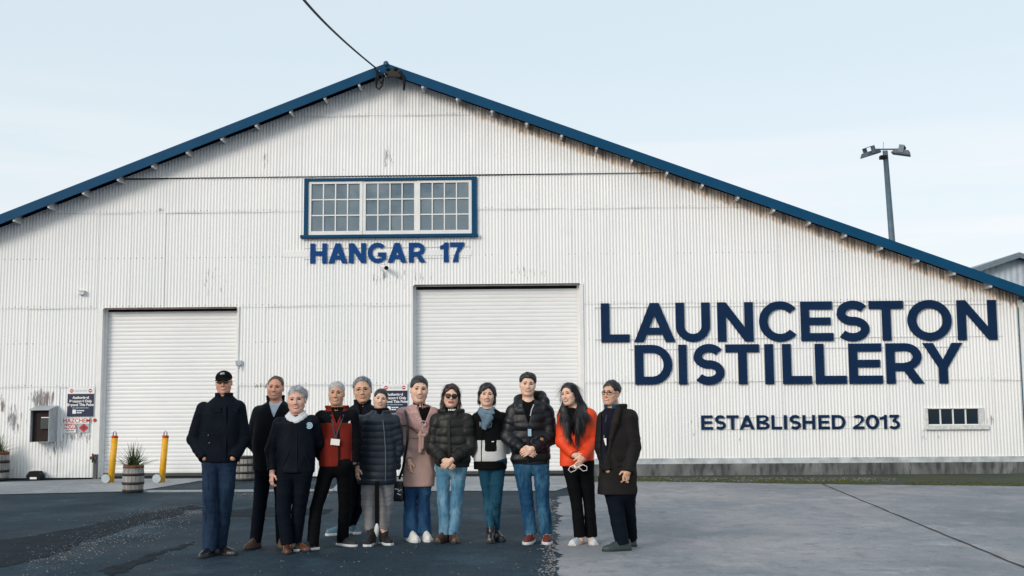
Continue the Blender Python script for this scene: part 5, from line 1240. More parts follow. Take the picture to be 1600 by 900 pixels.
for i in range(24):
    a0, a1 = 2*math.pi*i/24, 2*math.pi*(i+1)/24
    q.prism([(c.x+r_*math.cos(a_), c.y-.0055, c.z+r_*math.sin(a_)) for r_, a_ in ((.026,a0),(.032,a0),(.032,a1),(.026,a1))], (0,.0012,0))
for a_ in range(3): q.box((-.018,-.0062,-.0035), (.018,-.0045,.0035), Matrix.Translation(c) @ Matrix.Rotation(rad(60*a_+30), 4, 'Y'))
q.build('badge_ring', simple('badge_thread', (.5,.6,.68), .7, var=0), bd_)
for a, hd in (((448,854,-.04), 14), ((462,850,.08), 55)): p.shoe(a, hd, .27, .05, LEATHBR, SOLEBLK, .02, .068)

p.ribbon('zip', [p.front(x_, y_, .012) for x_, y_ in ((463,672),(463,690),(463,712),(463,737))], .009, SEAM)
p.ribbon('pocket_seam', [p.front(x_, y_, .012) for x_, y_ in ((441,728),(447,716),(452,704))], .007, SEAM); p.ribbon('pocket_seam', [p.front(x_, y_, .012) for x_, y_ in ((484,728),(479,716),(475,704))], .007, SEAM)
# 4 -- silver-haired man, red fleece
RED = cloth('dark_red_fleece', (.19, .022, .015), .95, .25, 150); FLB = cloth('black_fleece_panel', (.010, .012, .018), .8)
p = Person('silver-haired man in dark red fleece with black shoulders and a lanyard badge', (505, 858), (526, 597, 633), [(637,516,538),(643,505,548),(651,498,553),(690,498,553),(726,499,550),(729,500,549)],
    [[(503,652),(497,692,.08),(503,716,.20)], [(549,650),(555,690,.03),(553,722,.02)]], [[(513,726),(494,795,-.02),(488.5,850,-.06)], [(538,726),(538.5,795,.14),(535,842,.28)]], SK_TAN, LIPM, yaw=3, tilt=2, smile=.8, teeth=True, facew=.97, leg_r=(.095,.070,.066), arm_r=(.076,.066,.054), seed=4)
p.body([]); p.face(H_BLACK, .0042); p.cap_hair(H_GREY, SHORT, .010, .004, amp=.003, loc=(2200, .026, 'back', .14))
p.trousers(BLKT)
zs = p.J(526, 661).z; arms_ = [[p.J(*q_) for q_ in a] for a in p.arms]
def slot4(P):
    m = np.zeros(len(P), np.int32); x0 = p.J(526, 690).x; m[(P[:, 2] > zs) & (np.abs(P[:, 0]-x0-.01) > .045)] = 1
    m[np.abs(P[:, 0]-x0) > .165] = 1; nb = p.J(526, 643).z; cc = p.J(526, 640); m[(P[:, 2] > nb+.004) & (np.hypot(P[:, 0]-cc.x, P[:, 1]-cc.y) < .125)] = 0; return m
p.mesh('shirt', [p.loft(-.016, .02)]+p.collar(527, 640, .058, .055, .02, .007), .006, blackcloth)
p.jacket([RED, FLB], disp=waves(.005, 35, 20), slot=slot4, extra=p.collar(526.5, 642, .085, .066, .045, .014, open_=30, lean=.35), cuts=[p.vcut(529, 662, .40, wmax=.06)])
lanyard(p, (517,648), (537,648), (524,684), (.092, .062), rot=rad(-6))
c = p.front(546.5, 659.5, .022); q = MB()
for r0, r1 in ((.0, .0075), (.0100, .0155), (.0180, .0240)):
    for i in range(8):
        a0, a1 = math.pi/2*i/8, math.pi/2*(i+1)/8; q.add([(c.x+.008-r_*math.cos(a_), c.y-.003, c.z-.011+r_*math.sin(a_)) for r_, a_ in ((r0,a0),(r1,a0),(r1,a1),(r0,a1))], [(0,1,2,3)])
q.build('chest_emblem', INK, p.root)
p.ribbon('zip', [p.front(529.5, y_, .004) for y_ in (663, 680, 700, 715, 727)], .014, blackcloth)
SNEAKB = simple('black_sneaker_mesh', (.012,.013,.015), .7, var=.3)
for a, hd in (((488.5,858,-.06), -48), ((535,849,.28), 52)): p.shoe(a, hd, .28, .05, SNEAKB, SOLEWH, .026, .07)

# 5 -- man with glasses standing at the back
p = Person('man in rimless glasses and dark jacket with high collar, standing at the back', (540, 836), (566.5, 591, 629), [(631,556,578),(637,546,588),(646,541,594),(690,540,595),(728,541,594),(733,542,593)],
    [[(546,648),(541,690,.02),(543,722,0)], [(589,648),(594,690,.02),(592,724,.02)]], [[(554,730),(545,785,0),(536,828,.0)], [(581,730),(562,785,.08),(549,818,.18)]], SK_WARM, LIPM, yaw=6, tilt=-4, smile=.4, teeth=False, facew=1.06, leg_r=(.10,.078,.066), arm_r=(.08,.07,.055), seed=5)
p.body([]); p.face(H_BLACK, .0036); p.cap_hair(H_SALT, RECED, .013, .005, amp=.003, loc=(2200, .032, 'back', .2))
p.glasses(simple('thin_metal_frame', (.25,.26,.28), .3, .7, var=0), .022, .015, .0013)
p.trousers(NAVYT); p.jacket([NAVYF], disp=waves(.005, 45, 20), extra=p.collar(566.5, 637, .080, .072, .080, .018, open_=18, lean=.10), cuts=[p.vcut(567, 650, .28, wmax=.045)])
p.mesh('jumper', [p.loft(-.018, .02)]+p.collar(566.5, 634, .060, .056, .03, .009), .006, blackcloth)
SNEAKBL = simple('pale_blue_sneaker', (.09,.19,.26), .6, var=.3)
for a, hd in (((534,836,0), -60), ((547,826,.18), 40)): p.shoe(a, hd, .255, .048, SNEAKBL, SOLEWH, .030, .075)

# 6 -- woman in dark navy puffer, grey joggers
PUFN = cloth('navy_puffer_nylon', (.030, .050, .079), .48, .3, spec=.35); SCBLK = cloth('black_knit_scarf', (.008, .009, .011), .95, .3, 120)
p = Person('woman in dark navy quilted coat and grey joggers, hair tied back, head tilted', (593, 851), (594.5, 608.5, 639), [(642,580,606),(648,570,613),(657,562,618),(690,560,619),(725,559,620),(750,559,619),(757,561,617)],
    [[(565,659),(554.5,700,0),(559.5,728,-.05)], [(615,659),(622,700,.05),(616,733,.04)]], [[(577,748),(575,787),(579,828)], [(604,748),(604.5,787,.03),(600,826,.05)]], SK_LIGHT, LIP, yaw=10, tilt=10, smile=.6, teeth=True, facew=1.0, leg_r=(.085,.076,.060), arm_r=(.078,.068,.056), seed=6)
p.body([(p.J(559.5,731,-.05), (-.05,-.2,-1), (.7,.4,0), (.1,-1,0), .65, .92)]); p.face(H_BLACK, .0026); p.cap_hair(H_BLACK, WOMAN, .009, .008, loc=(1500, .035, 'back', .0), extra=[ell(p.H((0,-.115,.03)), (.035,.03,.035), .02)])
p.trousers(cloth('grey_jersey', (.235, .235, .245), .9, .2), amp=.006, hem=.0, pitch=.05)
p.jacket([PUFN], disp=puff(.0070, .070, 8, 0, .005), adisp=puff(.0075, .064, 9, 0, .005), extra=p.collar(595, 650, .085, .078, .045, .022, open_=24, lean=.1))
sf = p.collar(595, 646, .070, .066, .035, .028)
p.mesh('scarf', sf, .006, SCBLK)
p.ribbon('zip', [p.front(x_, y_, .016) for x_, y_ in ((598,656),(600,672),(602,700),(602.5,730),(602,752))], .007, simple('silver_zip', (.13,.17,.21), .35, .6, var=0))
for a, hd in (((580,846,-.02), -6), ((600,842,.06), 28)): p.shoe(a, hd, .255, .046, simple('black_knit_sneaker', (.009,.009,.010), .8, var=.2), SOLEWH, .026, .085, boot=.17, heel=.013)
st = thing('hanging_strap', 'long black strap with a white folded tag hanging between the grey jogger legs', 'strap', p.o)
q = MB(); P_ = [p.J(589,752,-.14), p.J(589,790,-.13), p.J(589,822,-.12)]
for v in P_: q.v += [tuple(v+Vector((-.022,0,0))), tuple(v+Vector((.022,0,0))), tuple(v+Vector((.022,.006,0))), tuple(v+Vector((-.022,.006,0)))]
for i in range(2):
    for j in range(4): q.face([4*i+j, 4*i+(j+1) % 4, 4*i+4+(j+1) % 4, 4*i+4+j])
q.build('strap', blackcloth, st)
q = MB(); q.smooth = True; q.tube([p.J(589,818,-.125), p.J(589,824,-.13), p.J(588.5,829,-.135), p.J(589.5,839,-.13)], [.010,.024,.027,.007], 8); q.build('folded_tag', CANVW, st)

# 7 -- woman in pink trench coat
PINK = cloth('dusty_pink_wool', (.48, .32, .28), .9, .12, 160); PINKP = Mat('patterned_pink_wool', (.45, .275, .26), .9, 0, .2); PINKP.tint(PINKP.noise(34, 1).ramp(.56, .62)*.7, (.58, .42, .40)); PINKP = PINKP.m; MAUVE = cloth('mauve_collar', (.42, .22, .22), .85); PIPE = simple('dark_red_piping', (.13, .025, .018), .7, var=.1)
p = Person('woman in dusty pink wrap coat with wide patterned collar, tie belt and flared jeans', (653, 845), (655, 589, 629.5), [(632,644,668),(638,632,676),(646,627,680),(664,629,680),(681,632,678),(700,631,679),(740,629,680),(757,629,680),(760,630,679)],
    [[(630,649),(631,692,.03),(639,719,-.10)], [(677,649),(681,690,.04),(676,725,.02)]], [[(643,750),(641,787),(641,832)], [(664,750),(662,787,.03),(663,829,.03)]], SK_LIGHT, LIP, yaw=12, tilt=4, smile=.7, teeth=True, facew=.96, leg_r=(.085,.076,.088), arm_r=(.075,.066,.052), seed=7)
p.body([(p.J(639.5,721,-.10), (.05,-.2,-1), (.6,.5,0), (.3,-1,0), .6, .9)]); p.face(H_BLACK, .0028); p.cap_hair(H_BLACK, WOMAN, .010, .008, loc=(1500, .035, 'back', .0), extra=[ell(p.H((0,-.12,.0)), (.04,.035,.045), .02)])
p.trousers(denim('mid_blue_denim', (.016, .055, .135), (.035, .10, .20)), amp=.005, hem=.045)
p.mesh('jumper', [p.loft(-.016, .02)]+p.collar(655, 634, .058, .055, .03, .008), .006, blackcloth)
zb = p.J(655, 681).z
p.jacket([PINK], disp=waves(.005, 55, 18), cuts=[p.vcut(664, 664, .36, wmax=.06)], name='coat')
def shawl(P_):
    return None
w7 = waves(.003, 71, 30)
cs = [Sh(p.loft(.012, .01).fn, p.loft(.012).lo, p.loft(.012).hi, .01)]
zc = p.J(655, 660).z; xm = p.J(663, 664).x; zx = p.J(663, 700).z
def shf(P):                                     # wide wrap collar: shoulders, then a tongue crossing to the belt
    d = cs[0].fn(P); z, x = P[:, 2], P[:, 0]; low = np.interp(x, [xm-.30, xm-.24, xm-.20, xm-.06, xm+.02, xm+.08, xm+.12], [zc+.04, zc-.005, zc-.02, zc-.08, zc-.15, zc-.10, zc-.02]).astype(f32)
    return smax(d, (low-z)*.8, .006)
col7 = [Sh(shf, cs[0].lo, cs[0].hi, .01), cap(p.J(630,648), p.J(627.5,664,0), .084, .088, .03, None, True), cap(p.J(677,648), p.J(680,662,.01), .082, .085, .03, None, True), p.vcut(664, 663, .42, wmax=.075), p.neck_cut(.066)]
p.mesh('wrap_collar', col7, .0065, PINKP)
p.mesh('shirt_collar', p.collar(655.5, 641, .080, .072, .040, .011, open_=26, lean=.15), .0055, MAUVE)
pts = [p.front(x_, y_, .018) for x_, y_ in ((628,664),(640,667),(650,674),(658,683),(665,690))]; p.tube('piping', pts, .0055, PIPE)
p.mesh('belt', [Sh((lambda L_: lambda P: smax(L_.fn(P), np.abs(P[:, 2]-zb)-.024, .006))(p.loft(.010)), (p.rows[0][1]-.3, -.3, zb-.05), (p.rows[0][1]+.3, .3, zb+.05), .005)], .006, PINK)
p.mesh('belt_tie', [cap(p.front(657,676,.022), p.front(656.5,706,.02), .020, .022, .005), cap(p.front(655,680,.026), p.front(664,680,.026), .020, .020, .01), cap(p.front(661,680,.02), p.front(660,700,.018), .018, .02, .004)], .005, PINK)
q = p.front(661, 662, .020)
ring = MB(); ring.smooth = True; ring.tube([q+Vector((.030*math.cos(a), -.001, .030*math.sin(a))) for a in [2*math.pi*i/20 for i in range(21)]], .004, 6); ring.build('collar_emblem', simple('pale_pink_print', (.56,.42,.41), .8, var=0), p.root)
for a, hd in (((642,843,-.02), 25), ((664,840,.03), 18)): p.shoe(a, hd, .275, .054, LEATHW, SOLEWH, .034, .085, toe=.046)
bg = thing('shoulder_bag', 'black shoulder bag with white-banded strap hanging beside the pink coat', 'bag', p.o+p.J(623,770,.02))
bo = p.J(623,770,.02)
q = MB(); q.smooth = True; q.tube([p.J(632,640,-.03)-bo, p.J(633.5,645,-.13)-bo, p.J(637,664,-.17)-bo, p.J(636.5,690,-.17)-bo, p.J(630,730,-.10)-bo, p.J(624,748,.0)-bo], .015, 8); q.build('strap', LEATHERB, bg)
bgm = sdf_mesh('bag', [Sh((lambda c: lambda P: (np.linalg.norm(np.maximum(np.abs(P-c)-np.array([.035,.05,.085]), 0), axis=1)-.025+waves(.003,3,40)(P)))(A3((0,0,.02))), (-.12,-.14,-.15), (.12,.14,.18), 0)], .006); link('bag_body', bgm, LEATHERB, bg)
q = MB()
for (dx, dz, r_) in ((.012,-.01,20),(.02,.03,-25),(-.012,.045,10)): q.box((-.022,-.082,-.005), (.022,-.077,.005), Matrix.Translation((dx,0,dz)) @ Matrix.Rotation(rad(r_), 4, 'Y'))
q.build('white_bands', INK, bg)

# 8 -- woman in sunglasses, olive-black puffer, hands clasped
PUFO = cloth('olive_black_puffer_nylon', (.030, .034, .032), .5, .35, spec=.3)
p = Person('woman in large sunglasses and short black puffer jacket, light blue jeans, hands clasped', (702, 847), (705, 601.5, 636), [(641,692,719),(648,683,729),(656,679,732),(690,677,735),(722,678,735),(730,681,732)],
    [[(684,657),(677,699,-.01),(694,719,-.18)], [(729,657),(735,699,-.01),(707,718,-.19)]], [[(692,727),(692.5,784),(694.5,833)], [(718,727),(713,784),(710.5,833)]], SK_LIGHT, LIPRED, yaw=5, tilt=4, smile=-.1, teeth=False, facew=.97, leg_r=(.094,.070,.062), arm_r=(.086,.080,.055), seed=8)
p.body([(p.J(694,720,-.18), (.75,-.25,-.55), (.3,.9,-.3), (.2,-.3,1), .55, .9), (p.J(706,719,-.19), (-.72,-.35,-.5), (-.3,.9,-.3), (-.2,-.3,1), .7, .9)], ears=False); p.face(H_BLACK, .0)
ex = [cap(p.H((i*.070,-.02,.02)), p.H((i*.078,.0,-.06)), .030, .028, .02) for i in (-1,1)]+[cap(p.H((i*.078,0,-.06)), p.H((i*.090,.020,-.135)), .028, .022, .02) for i in (-1,1)]+[cap(p.H((0,-.07,0)), p.H((0,-.08,-.13)), .065, .06, .03)]
fr = [cap(p.H((i*.012,.075,.092)), p.H((i*.052,.066,.046)), .011, .009, .01) for i in (-1,1)]
p.cap_hair(H_REDB, LONG, .014, .013, extra=ex+fr, face_open=((0,.118,-.032),(.056,.085,.094)), amp=.003, loc=(3000, .08, 'long', .03))
SUNG = Mat('tinted_sunglass_lens', (.02,.012,.010), .08, spec=.6).m
p.glasses(simple('gold_brown_frame', (.10,.05,.02), .3, .4, var=0), .029, .026, .0022, SUNG, drop=.004)
p.trousers(denim('light_blue_denim', (.085, .22, .34), (.20, .36, .48)), amp=.005)
p.jacket([PUFO], disp=puff(.0095, .092, 18, 0, .006), adisp=puff(.0085, .085, 19, 0, .006), extra=p.collar(705, 650, .105, .085, .055, .030, open_=32, lean=.18))
p.mesh('polo_neck', [p.loft(-.016, .02)]+p.collar(705, 644, .058, .055, .05, .011), .006, cloth('black_knit', (.010,.010,.012), .9))
q = MB()
for i, dx in enumerate((-.036,-.018,0,.018,.036)): q.box((dx-.006, -.003, -.008), (dx+.006, .0, .010), Matrix.Translation(p.J(706.5, 640.5, -.078)))
q.build('beaded_trim', INK, p.root)
p.ribbon('placket', [p.front(x_, y_, .014) for x_, y_ in ((701,655),(701,680),(702,705),(702,727))], .030, PUFO, t=.010)
BRBOOT = simple('brown_boot_leather', (.075, .035, .022), .5, var=.35, scale=16)
for a, hd in (((694,843), -22), ((710.5,843), 6)): p.shoe(a, hd, .25, .048, BRBOOT, SOLEBLK, .026, .085, boot=.17, name='boot')

# 9 -- woman with blue-grey scarf, black and white jacket
WHF = cloth('white_fleece', (.60, .61, .61), .95, .18, 90); BLF = cloth('black_shell', (.010, .011, .013), .8)
p = Person('smiling woman in blue-grey scarf and jacket with black top and white lower half', (770, 846), (761, 600, 634), [(638,750,774),(644,745,783),(653,741,787),(690,740,791),(718,740,792),(723,741,791)],
    [[(747,655),(741,690,.13),(744,712,.22)], [(784,654),(795,688,.04),(791,706,.12)]], [[(757,722),(763.5,784,.04),(767,833,-.02)], [(779,722),(776,784,-.02),(774.5,830,.10)]], SK_LIGHT, LIP, yaw=3, tilt=3, smile=.95, teeth=True, facew=1.0, leg_r=(.092,.060,.046), arm_r=(.074,.068,.054), seed=9)
p.body([], ears=False); p.face(H_BLACK, .0028)
ex = [cap(p.H((i*.070,-.01,.02)), p.H((i*.076,.01,-.065)), .028, .024, .02) for i in (-1,1)]+[cap(p.H((0,-.06,0)), p.H((0,-.065,-.085)), .06, .05, .03)]
fr = [cap(p.H((.022,.074,.092)), p.H((-.030,.076,.062)), .012, .010, .01), cap(p.H((-.030,.076,.062)), p.H((-.056,.058,.020)), .011, .010, .01), cap(p.H((.026,.073,.092)), p.H((.056,.058,.040)), .010, .010, .01)]
p.cap_hair(H_BLACK, LONG[:0]+((-.2,-.115),(.0,-.105),(.05,-.10),(.055,.04),(.07,.07),(.13,.08)), .014, .014, extra=ex+fr, face_open=((0,.118,-.040),(.055,.085,.092)), amp=.002, loc=(2600, .05, 'long', .03))
p.trousers(denim('teal_denim', (.012, .060, .105), (.025, .095, .150)), amp=.004)
zs9 = p.J(765, 687).z; xp = p.J(767, 700).x; zq = p.J(767, 690).z
def slot9(P):
    m = (P[:, 2] < zs9).astype(np.int32); m[(np.abs(P[:, 0]-p.J(767.5,700).x) < .062) & (P[:, 2] > p.J(767,705).z+.25*np.maximum(0, np.abs(P[:, 0]-p.J(767.5,700).x)-.035)) & (P[:, 1] < .02)] = 0
    xr = p.J(787.5, 690).x; m[(P[:, 0] > xr) & (P[:, 2] < p.J(790,668).z)] = 1; return m
p.jacket([BLF, WHF], disp=waves(.005, 65, 20), slot=slot9, extra=p.collar(761, 646, .075, .068, .03, .016))
p.mesh('shirt_hem', [Sh((lambda z0, z1, c: lambda P: np.maximum(np.maximum(ell((c.x, c.y, (z0+z1)/2), (.178,.128,1)).fn(P), z0-P[:, 2]), P[:, 2]-z1))(p.J(766,733).z, p.J(766,720).z, p.J(766,726)), (-.4,-.3,p.J(766,735).z), (.4,.3,p.J(766,718).z), 0)], .006, blackcloth)
c9 = p.J(761, 642); BLS = cloth('blue_grey_wool_scarf', (.15, .23, .30), .95, .35, 110); sfs = []
for i in range(16):
    a0, a1 = rad(-90+360*i/16), rad(-90+360*(i+1)/16)
    for rr, dz, th in ((.070, .018, .022), (.085, -.016, .026)): sfs.append(cap(c9+Vector((math.cos(a0)*rr, math.sin(a0)*rr*.9, dz-.02*max(0,-math.sin(a0)))), c9+Vector((math.cos(a1)*rr, math.sin(a1)*rr*.9, dz-.02*max(0,-math.sin(a1)))), th, th, .008, waves(.006, 14, 45)))
sfs += [cap(p.front(757,650,.03), p.front(760,662,.03), .050, .034, .02, waves(.006, 4, 55)), cap(p.front(764,653,.035), p.front(757,668,.02), .04, .028, .02, waves(.006, 5, 55))]
sf9 = p.mesh('scarf', sfs, .0055, BLS); q = MB(); q.smooth = True
for i in range(16): x_ = 749.5+i*1.25; a = p.front(x_, 659+.25*i*(i < 8)+.25*(16-i)*(i >= 8), .022); q.tube([a, a+Vector((random.uniform(-.008,.008), -.004, -.030)), a+Vector((random.uniform(-.012,.012), -.002, -.055-random.random()*.02))], [.005,.0045,.002], 5)
q.build('fringe', BLS, sf9)
p.ribbon('zip', [p.front(x_, y_, .004) for x_, y_ in ((755,672),(752,690),(752,722))], .008, blackcloth); p.plate('pocket_tag', p.front(770, 690, .012), .026, .009, INK)
for a, hd in (((767,846,-.02), 2), ((775,840,.10), 25)): p.shoe(a, hd, .25, .044, LEATHERB, SOLEBLK, .022, .075, boot=.16, name='boot')

# 10 -- man in black hooded puffer
PUFB = cloth('black_puffer_nylon', (.010, .014, .022), .46, .3, spec=.35)
p = Person('man in black hooded puffer jacket and blue jeans with hands clasped, red sneakers', (842, 848), (824.5, 584, 618.5), [(624,813,838),(631,804,850),(640,799,856),(680,798,860),(717,798,860),(725,801,857)],
    [[(804,643),(794,684,-.01),(817,703,-.20)], [(852,643),(861,683,-.01),(832,701,-.21)]], [[(814,722),(823.5,786,-.01),(829,831)], [(845,722),(848,786,-.01),(853.5,831)]], SK_LIGHT, LIPM, yaw=4, tilt=4, smile=.5, teeth=True, facew=1.02, leg_r=(.102,.080,.076), arm_r=(.088,.082,.058), seed=10)
p.body([(p.J(816,703,-.20), (.8,-.3,-.25), (.2,.9,-.3), (.2,-.2,1), .5), (p.J(833,701,-.215), (-.78,-.35,-.35), (-.3,.9,-.3), (-.2,-.2,1), .75)]); p.face(H_BLACK, .0040); p.cap_hair(H_BLACK, ((-.12,-.05),(-.05,-.04),(-.022,-.03),(-.008,.012),(.018,.022),(.028,.006),(.040,.022),(.050,.048),(.062,.062),(.13,.066)), .018, .007, amp=.003, loc=(2000, .014, 'short', .45))
p.trousers(denim('blue_denim', (.014, .060, .135), (.045, .14, .24)), amp=.006)
p.mesh('shirt', [p.loft(-.016, .02)]+p.collar(825, 633, .060, .056, .0, .010), .006, blackcloth)
hood = chain([p.J(806,634,-.05), p.J(810,625,.04), p.J(826,617,.12), p.J(845,619,.09), p.J(851,628,.01), p.J(850,637,-.05)], [.034,.046,.052,.056,.046,.034], .03, puff(.008, .09, 31))
p.jacket([PUFB], disp=puff(.0090, .082, 28, 0, .006), adisp=puff(.0085, .078, 29, 0, .006), extra=hood, cuts=[p.vcut(826, 661, .30, wmax=.055)])
p.ribbon('placket', [p.front(x_, y_, .014) for x_, y_ in ((826,664),(825,685),(825,705),(825,722))], .022, PUFB, t=.008)
p.ribbon('collar_edge', [p.front(834, 632, .012), p.front(830.5, 640, .014), p.front(828.5, 650, .014)], .010, simple('pale_edge_tape', (.45,.47,.50), .6, var=0))
q = p.front(827.5, 676, .014); p.plate('badge', q, .036, .075, simple('pale_blue_badge', (.35,.52,.66), .4, var=.1), t=.004)
p.plate('sleeve_patch', p.J(846.5, 686, -.185), .034, .026, simple('gold_patch', (.35,.20,.10), .5, var=.3), d=(.25,-1,.1), rot=rad(-25))
REDS = simple('dark_red_canvas', (.16, .022, .014), .8, var=.3, scale=20)
for a, hd in (((829,841), -12), ((854,841), 2)):
    sh = p.shoe(a, hd, .285, .054, REDS, SOLEWH, .030, .075)
    d_ = Vector((math.sin(rad(hd)), -math.cos(rad(hd)), 0)); l_ = Vector((-d_.y, d_.x, 0)); o_ = p.J(*a); o_.z = 0; q = MB(); q.smooth = True
    for i in range(4): b_ = o_+d_*(.055+.022*i); zz = .108-.010*i; q.tube([b_-l_*.022+Vector((0,0,zz-.008)), b_+Vector((0,0,zz)), b_+l_*.022+Vector((0,0,zz-.008))], .0035, 5)
    q.build('laces', simple('grey_lace', (.5,.48,.46), .7, var=0), sh)

# 11 -- woman in orange jacket with very long hair
ORA = cloth('bright_orange_shell', (.80, .062, .010), .55, .18, spec=.35)
p = Person('laughing woman in bright orange jacket with very long black hair, looking aside', (915, 850), (889.5, 599, 633.5, -.02), [(638,884,914),(644,880,920),(652,877,925),(690,876,928),(720,875,928),(728,876,927)],
    [[(882,652),(878,690,-.01),(897,711,-.17)], [(921,650),(926,690,0),(909,717,-.17)]], [[(891,724),(902,792,-.02),(906,836,-.02)], [(915,724),(921,790,.02),(924.5,836,.02)]], SK_LIGHT, LIP, yaw=-32, tilt=-8, smile=1.0, teeth=True, facew=.97, leg_r=(.096,.066,.068), arm_r=(.080,.070,.055), seed=11)
p.body([(p.J(896,711,-.17), (.8,-.3,-.15), (.1,.8,-.5), (.1,-.4,1), .6, .92), (p.J(910,717,-.18), (-.6,-.35,-.75), (-.4,.8,.1), (-.3,-.4,1), .7, .92)], ears=False); p.face(H_BLACK, .0028)
hw = waves(.0025, 77, 70, (1, 1, .12)); hp_ = lambda a, b, ra, rb: cap(a, b, ra, rb, .03, hw)
f_ = lambda x_, y_, o_=.012: p.front(x_, y_, o_)
ex = [hp_(p.H((.062,-.02,.03)), p.J(909,634,.01), .038, .040), hp_(p.J(909,634,.01), f_(912,650), .040, .038), hp_(f_(912,650), f_(908,664), .038, .034), hp_(f_(908,664), f_(903,682), .034, .010), hp_(p.J(911,640,.0), f_(904,658), .03, .03), hp_(f_(904,658), f_(900,678), .03, .010)]
ex += [hp_(p.H((-.066,-.01,.02)), p.H((-.070,.0,-.07)), .024, .024), hp_(p.H((-.070,.0,-.07)), p.J(879,640,-.03), .024, .030), hp_(p.J(879,640,-.03), f_(881,652), .030, .032), hp_(f_(881,652), f_(886,666), .032, .026), hp_(f_(886,666), f_(892,682), .026, .010), cap(p.H((0,-.06,0)), p.J(897,650,.08), .07, .075, .03), hp_(p.J(904,630,.01), f_(905,651), .032, .034), hp_(p.J(882,634,-.03), f_(886,652), .024, .026), hp_(f_(905,651), f_(902,670), .034, .02), hp_(f_(886,652), f_(890,672), .026, .016)]
p.cap_hair(H_BLACK, LONG, .012, .012, extra=ex, face_open=((-.004,.112,-.030),(.052,.088,.108)), amp=.002, loc=(5000, .14, 'long', .02))
p.trousers(BLKT)
p.mesh('top', [p.loft(-.014, .02)]+p.collar(895, 641, .058, .055, .02, .010), .006, blackcloth)
p.jacket([ORA, blackcloth], disp=waves(.007, 75, 20), adisp=sleeve_folds(.0065, 13, .062), extra=p.collar(897, 648, .088, .078, .030, .016, open_=30, lean=.1), cuts=[p.vcut(896, 682, .24, wmax=.06)], slot=lambda P: ((P[:, 2] > p.J(880,644).z) & (P[:, 0] < p.J(883,640).x)).astype(np.int32))
p.ribbon('zip', [p.front(x_, y_, .006) for x_, y_ in ((898,676),(897,690),(896,706),(896,726))], .014, blackcloth)
for a, hd in (((905,845,-.02), -28), ((925,844,.02), 4)): p.shoe(a, hd, .25, .047, CANVW, simple('tan_edge_sole', (.55,.52,.48), .6, var=.1), .020, .058)
for leg in p.legs: a = p.J(*leg[-1]); p.tube('sock', [a+Vector((0,-.005,-.005)), a+Vector((0,-.012,-.085))], .042, SK_LIGHT, n=12)
ec = thing('earphone_cable', 'white looped cable held in the hands of the woman in orange', 'cable', p.o+p.J(900,730,-.2)); o_ = p.J(900,730,-.2)
q = MB(); q.smooth = True; lp = [(897,728),(891,729),(888,734),(892,738),(899,735),(904,729),(911,726),(917,729),(917,735),(911,736),(905,731),(899,729)]
q.tube([p.J(x_, y_, -.235+.01*math.sin(i*1.7))-o_ for i, (x_, y_) in enumerate(lp)], .0045, 6); q.build('cord', SIGNW, ec)
q = MB(); q.smooth = True; q.tube([p.J(897,727,-.24)-o_, p.J(901,733,-.245)-o_], .011, 8); q.build('plug', SIGNW, ec)

# 12 -- man in parka turned to the left
PARK = cloth('dark_brown_waxed_parka', (.030, .026, .026), .7, .35, spec=.15); LINING = cloth('brown_collar_lining', (.055, .045, .042), .85); KNIT = cloth('indigo_jumper', (.030, .032, .058), .95, .2, 180)
p = Person('man in glasses and open dark parka with lanyard badge, turned left, far right', (968, 860), (954.5, 596, 632.5, -.02), [(636,946,972),(643,942,984),(652,940,988),(690,938,992),(730,937,993),(760,935,994),(772,935,993)],
    [[(946,654,-.02),(942,700,-.06),(950,735,-.10)], [(984,652,-.03),(990,698,-.04),(981.5,738,-.13)]], [[(959,766),(963,797,-.02),(972,846,-.05)], [(979,766),(980,797,.10),(985,838,.25)]], SK_WARM, LIPM, yaw=-34, tilt=4, smile=.1, teeth=True, facew=.98, leg_r=(.102,.090,.074), arm_r=(.086,.078,.062), bdepth=.72, seed=12)
p.body([(p.J(981.5,734,-.12), (-.35,-.3,-1), (-.4,.8,0), (-.8,-.6,0), .8)]); p.face(H_BLACK, .0034); p.cap_hair(H_BLACK, SHORT, .012, .007, amp=.003, loc=(2000, .03, 'back', .12)); p.glasses(LENSC, .023, .017, .0026)
p.trousers(NAVYT, hem=.03)
p.mesh('jumper', [p.loft(-.016, .02)]+p.collar(957, 640, .062, .058, .0, .012)+chain([p.J(*q_) for q_ in p.arms[0]], [.066,.058,.05], .02, None, True), .006, KNIT)
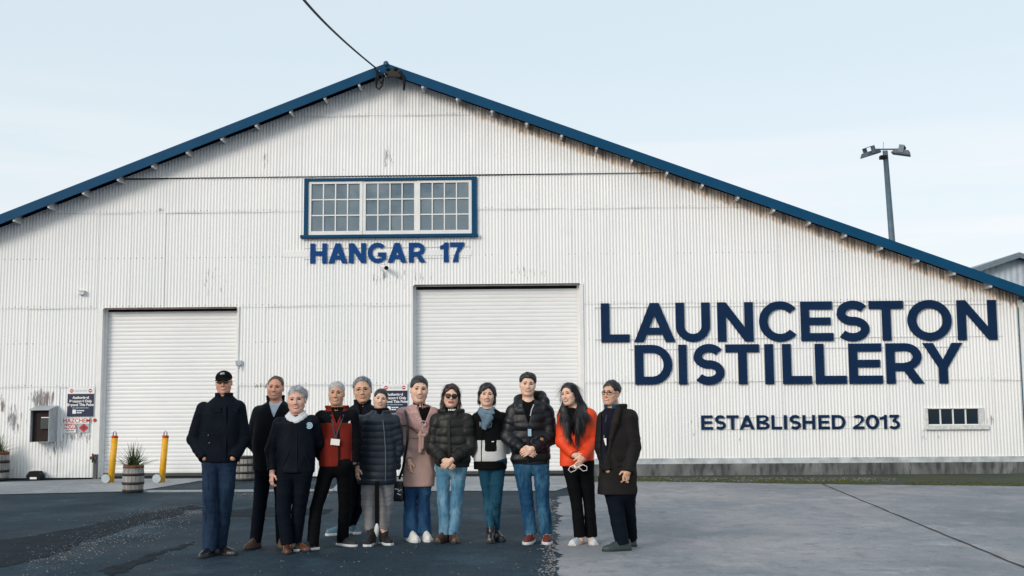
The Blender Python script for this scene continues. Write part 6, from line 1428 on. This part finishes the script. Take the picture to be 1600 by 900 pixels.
p.mesh('shirt_collar', p.collar(957, 638, .064, .060, .035, .008, open_=30, lean=.2, yaw=-34), .005, cloth('teal_shirt', (.02, .09, .16), .7))
cA, cB = p.J(948, 640), p.J(941, 700)
def open12(P):                                 # the coat hangs open at the front left
    z = P[:, 2]; t = np.clip((cA.z-z)/(cA.z-cB.z), -.3, 1.3); x = cA.x+(cB.x-cA.x)*t; w = np.interp(z, [p.J(950,728).z, p.J(950,700).z, p.J(950,660).z, p.J(950,635).z], [.0, .035, .055, .075]).astype(f32)
    return np.maximum(np.maximum(np.abs(P[:, 0]-x-.012)-w, P[:, 1]-.0), p.J(950,728).z-z).astype(f32)
p.jacket([PARK], disp=waves(.006, 85, 17), adisp=sleeve_folds(.0065, 23, .062), extra=p.collar(962, 643, .088, .080, .060, .022, open_=52, lean=.16, yaw=-34), cuts=[Sh(open12, (cB.x-.3, -.6, p.J(950,730).z), (cA.x+.3, .02, p.J(950,630).z), .006, True)], name='parka')
lap = [cap(p.front(966,640,.022), p.front(961,660,.026), .034, .034, .02), cap(p.front(961,660,.026), p.front(955,684,.016), .034, .020, .02), cap(p.front(955,684,.016), p.front(951,712,.010), .020, .012, .02), cap(p.front(942,650,.012), p.front(938.5,690,.008), .022, .012, .02)]
p.mesh('lapel', lap, .0055, LINING)
for (x_, y_, w_, h_) in ((975,728,.16,.012),(975,716,.16,.05)): p.plate('pocket_flap', p.front(x_, y_, -.002), w_, h_, PARK, d=(.35,-1,0), t=.010, bev=.003)
ln = p.ribbon('lanyard', [p.front(948,648,.006), p.front(945,664,.012), p.front(944,682,.02)], .013, LANY); p.plate('badge', p.front(943.5, 690.5, .026), .052, .072, BADGEW, d=(-.35,-1,0), parent=ln); p.tube('badge_clip', [p.front(944,680,.024), p.front(943.7,685,.026)], .006, ZIP, ln)
GRSH = simple('olive_leather', (.028, .045, .045), .45, var=.35, scale=14)
for a, hd in (((975,852,-.05), -74), ((984,846,.25), -66)): p.shoe(a, hd, .29, .054, GRSH, simple('dark_green_sole', (.015,.024,.024), .7, var=.2), .028, .085)
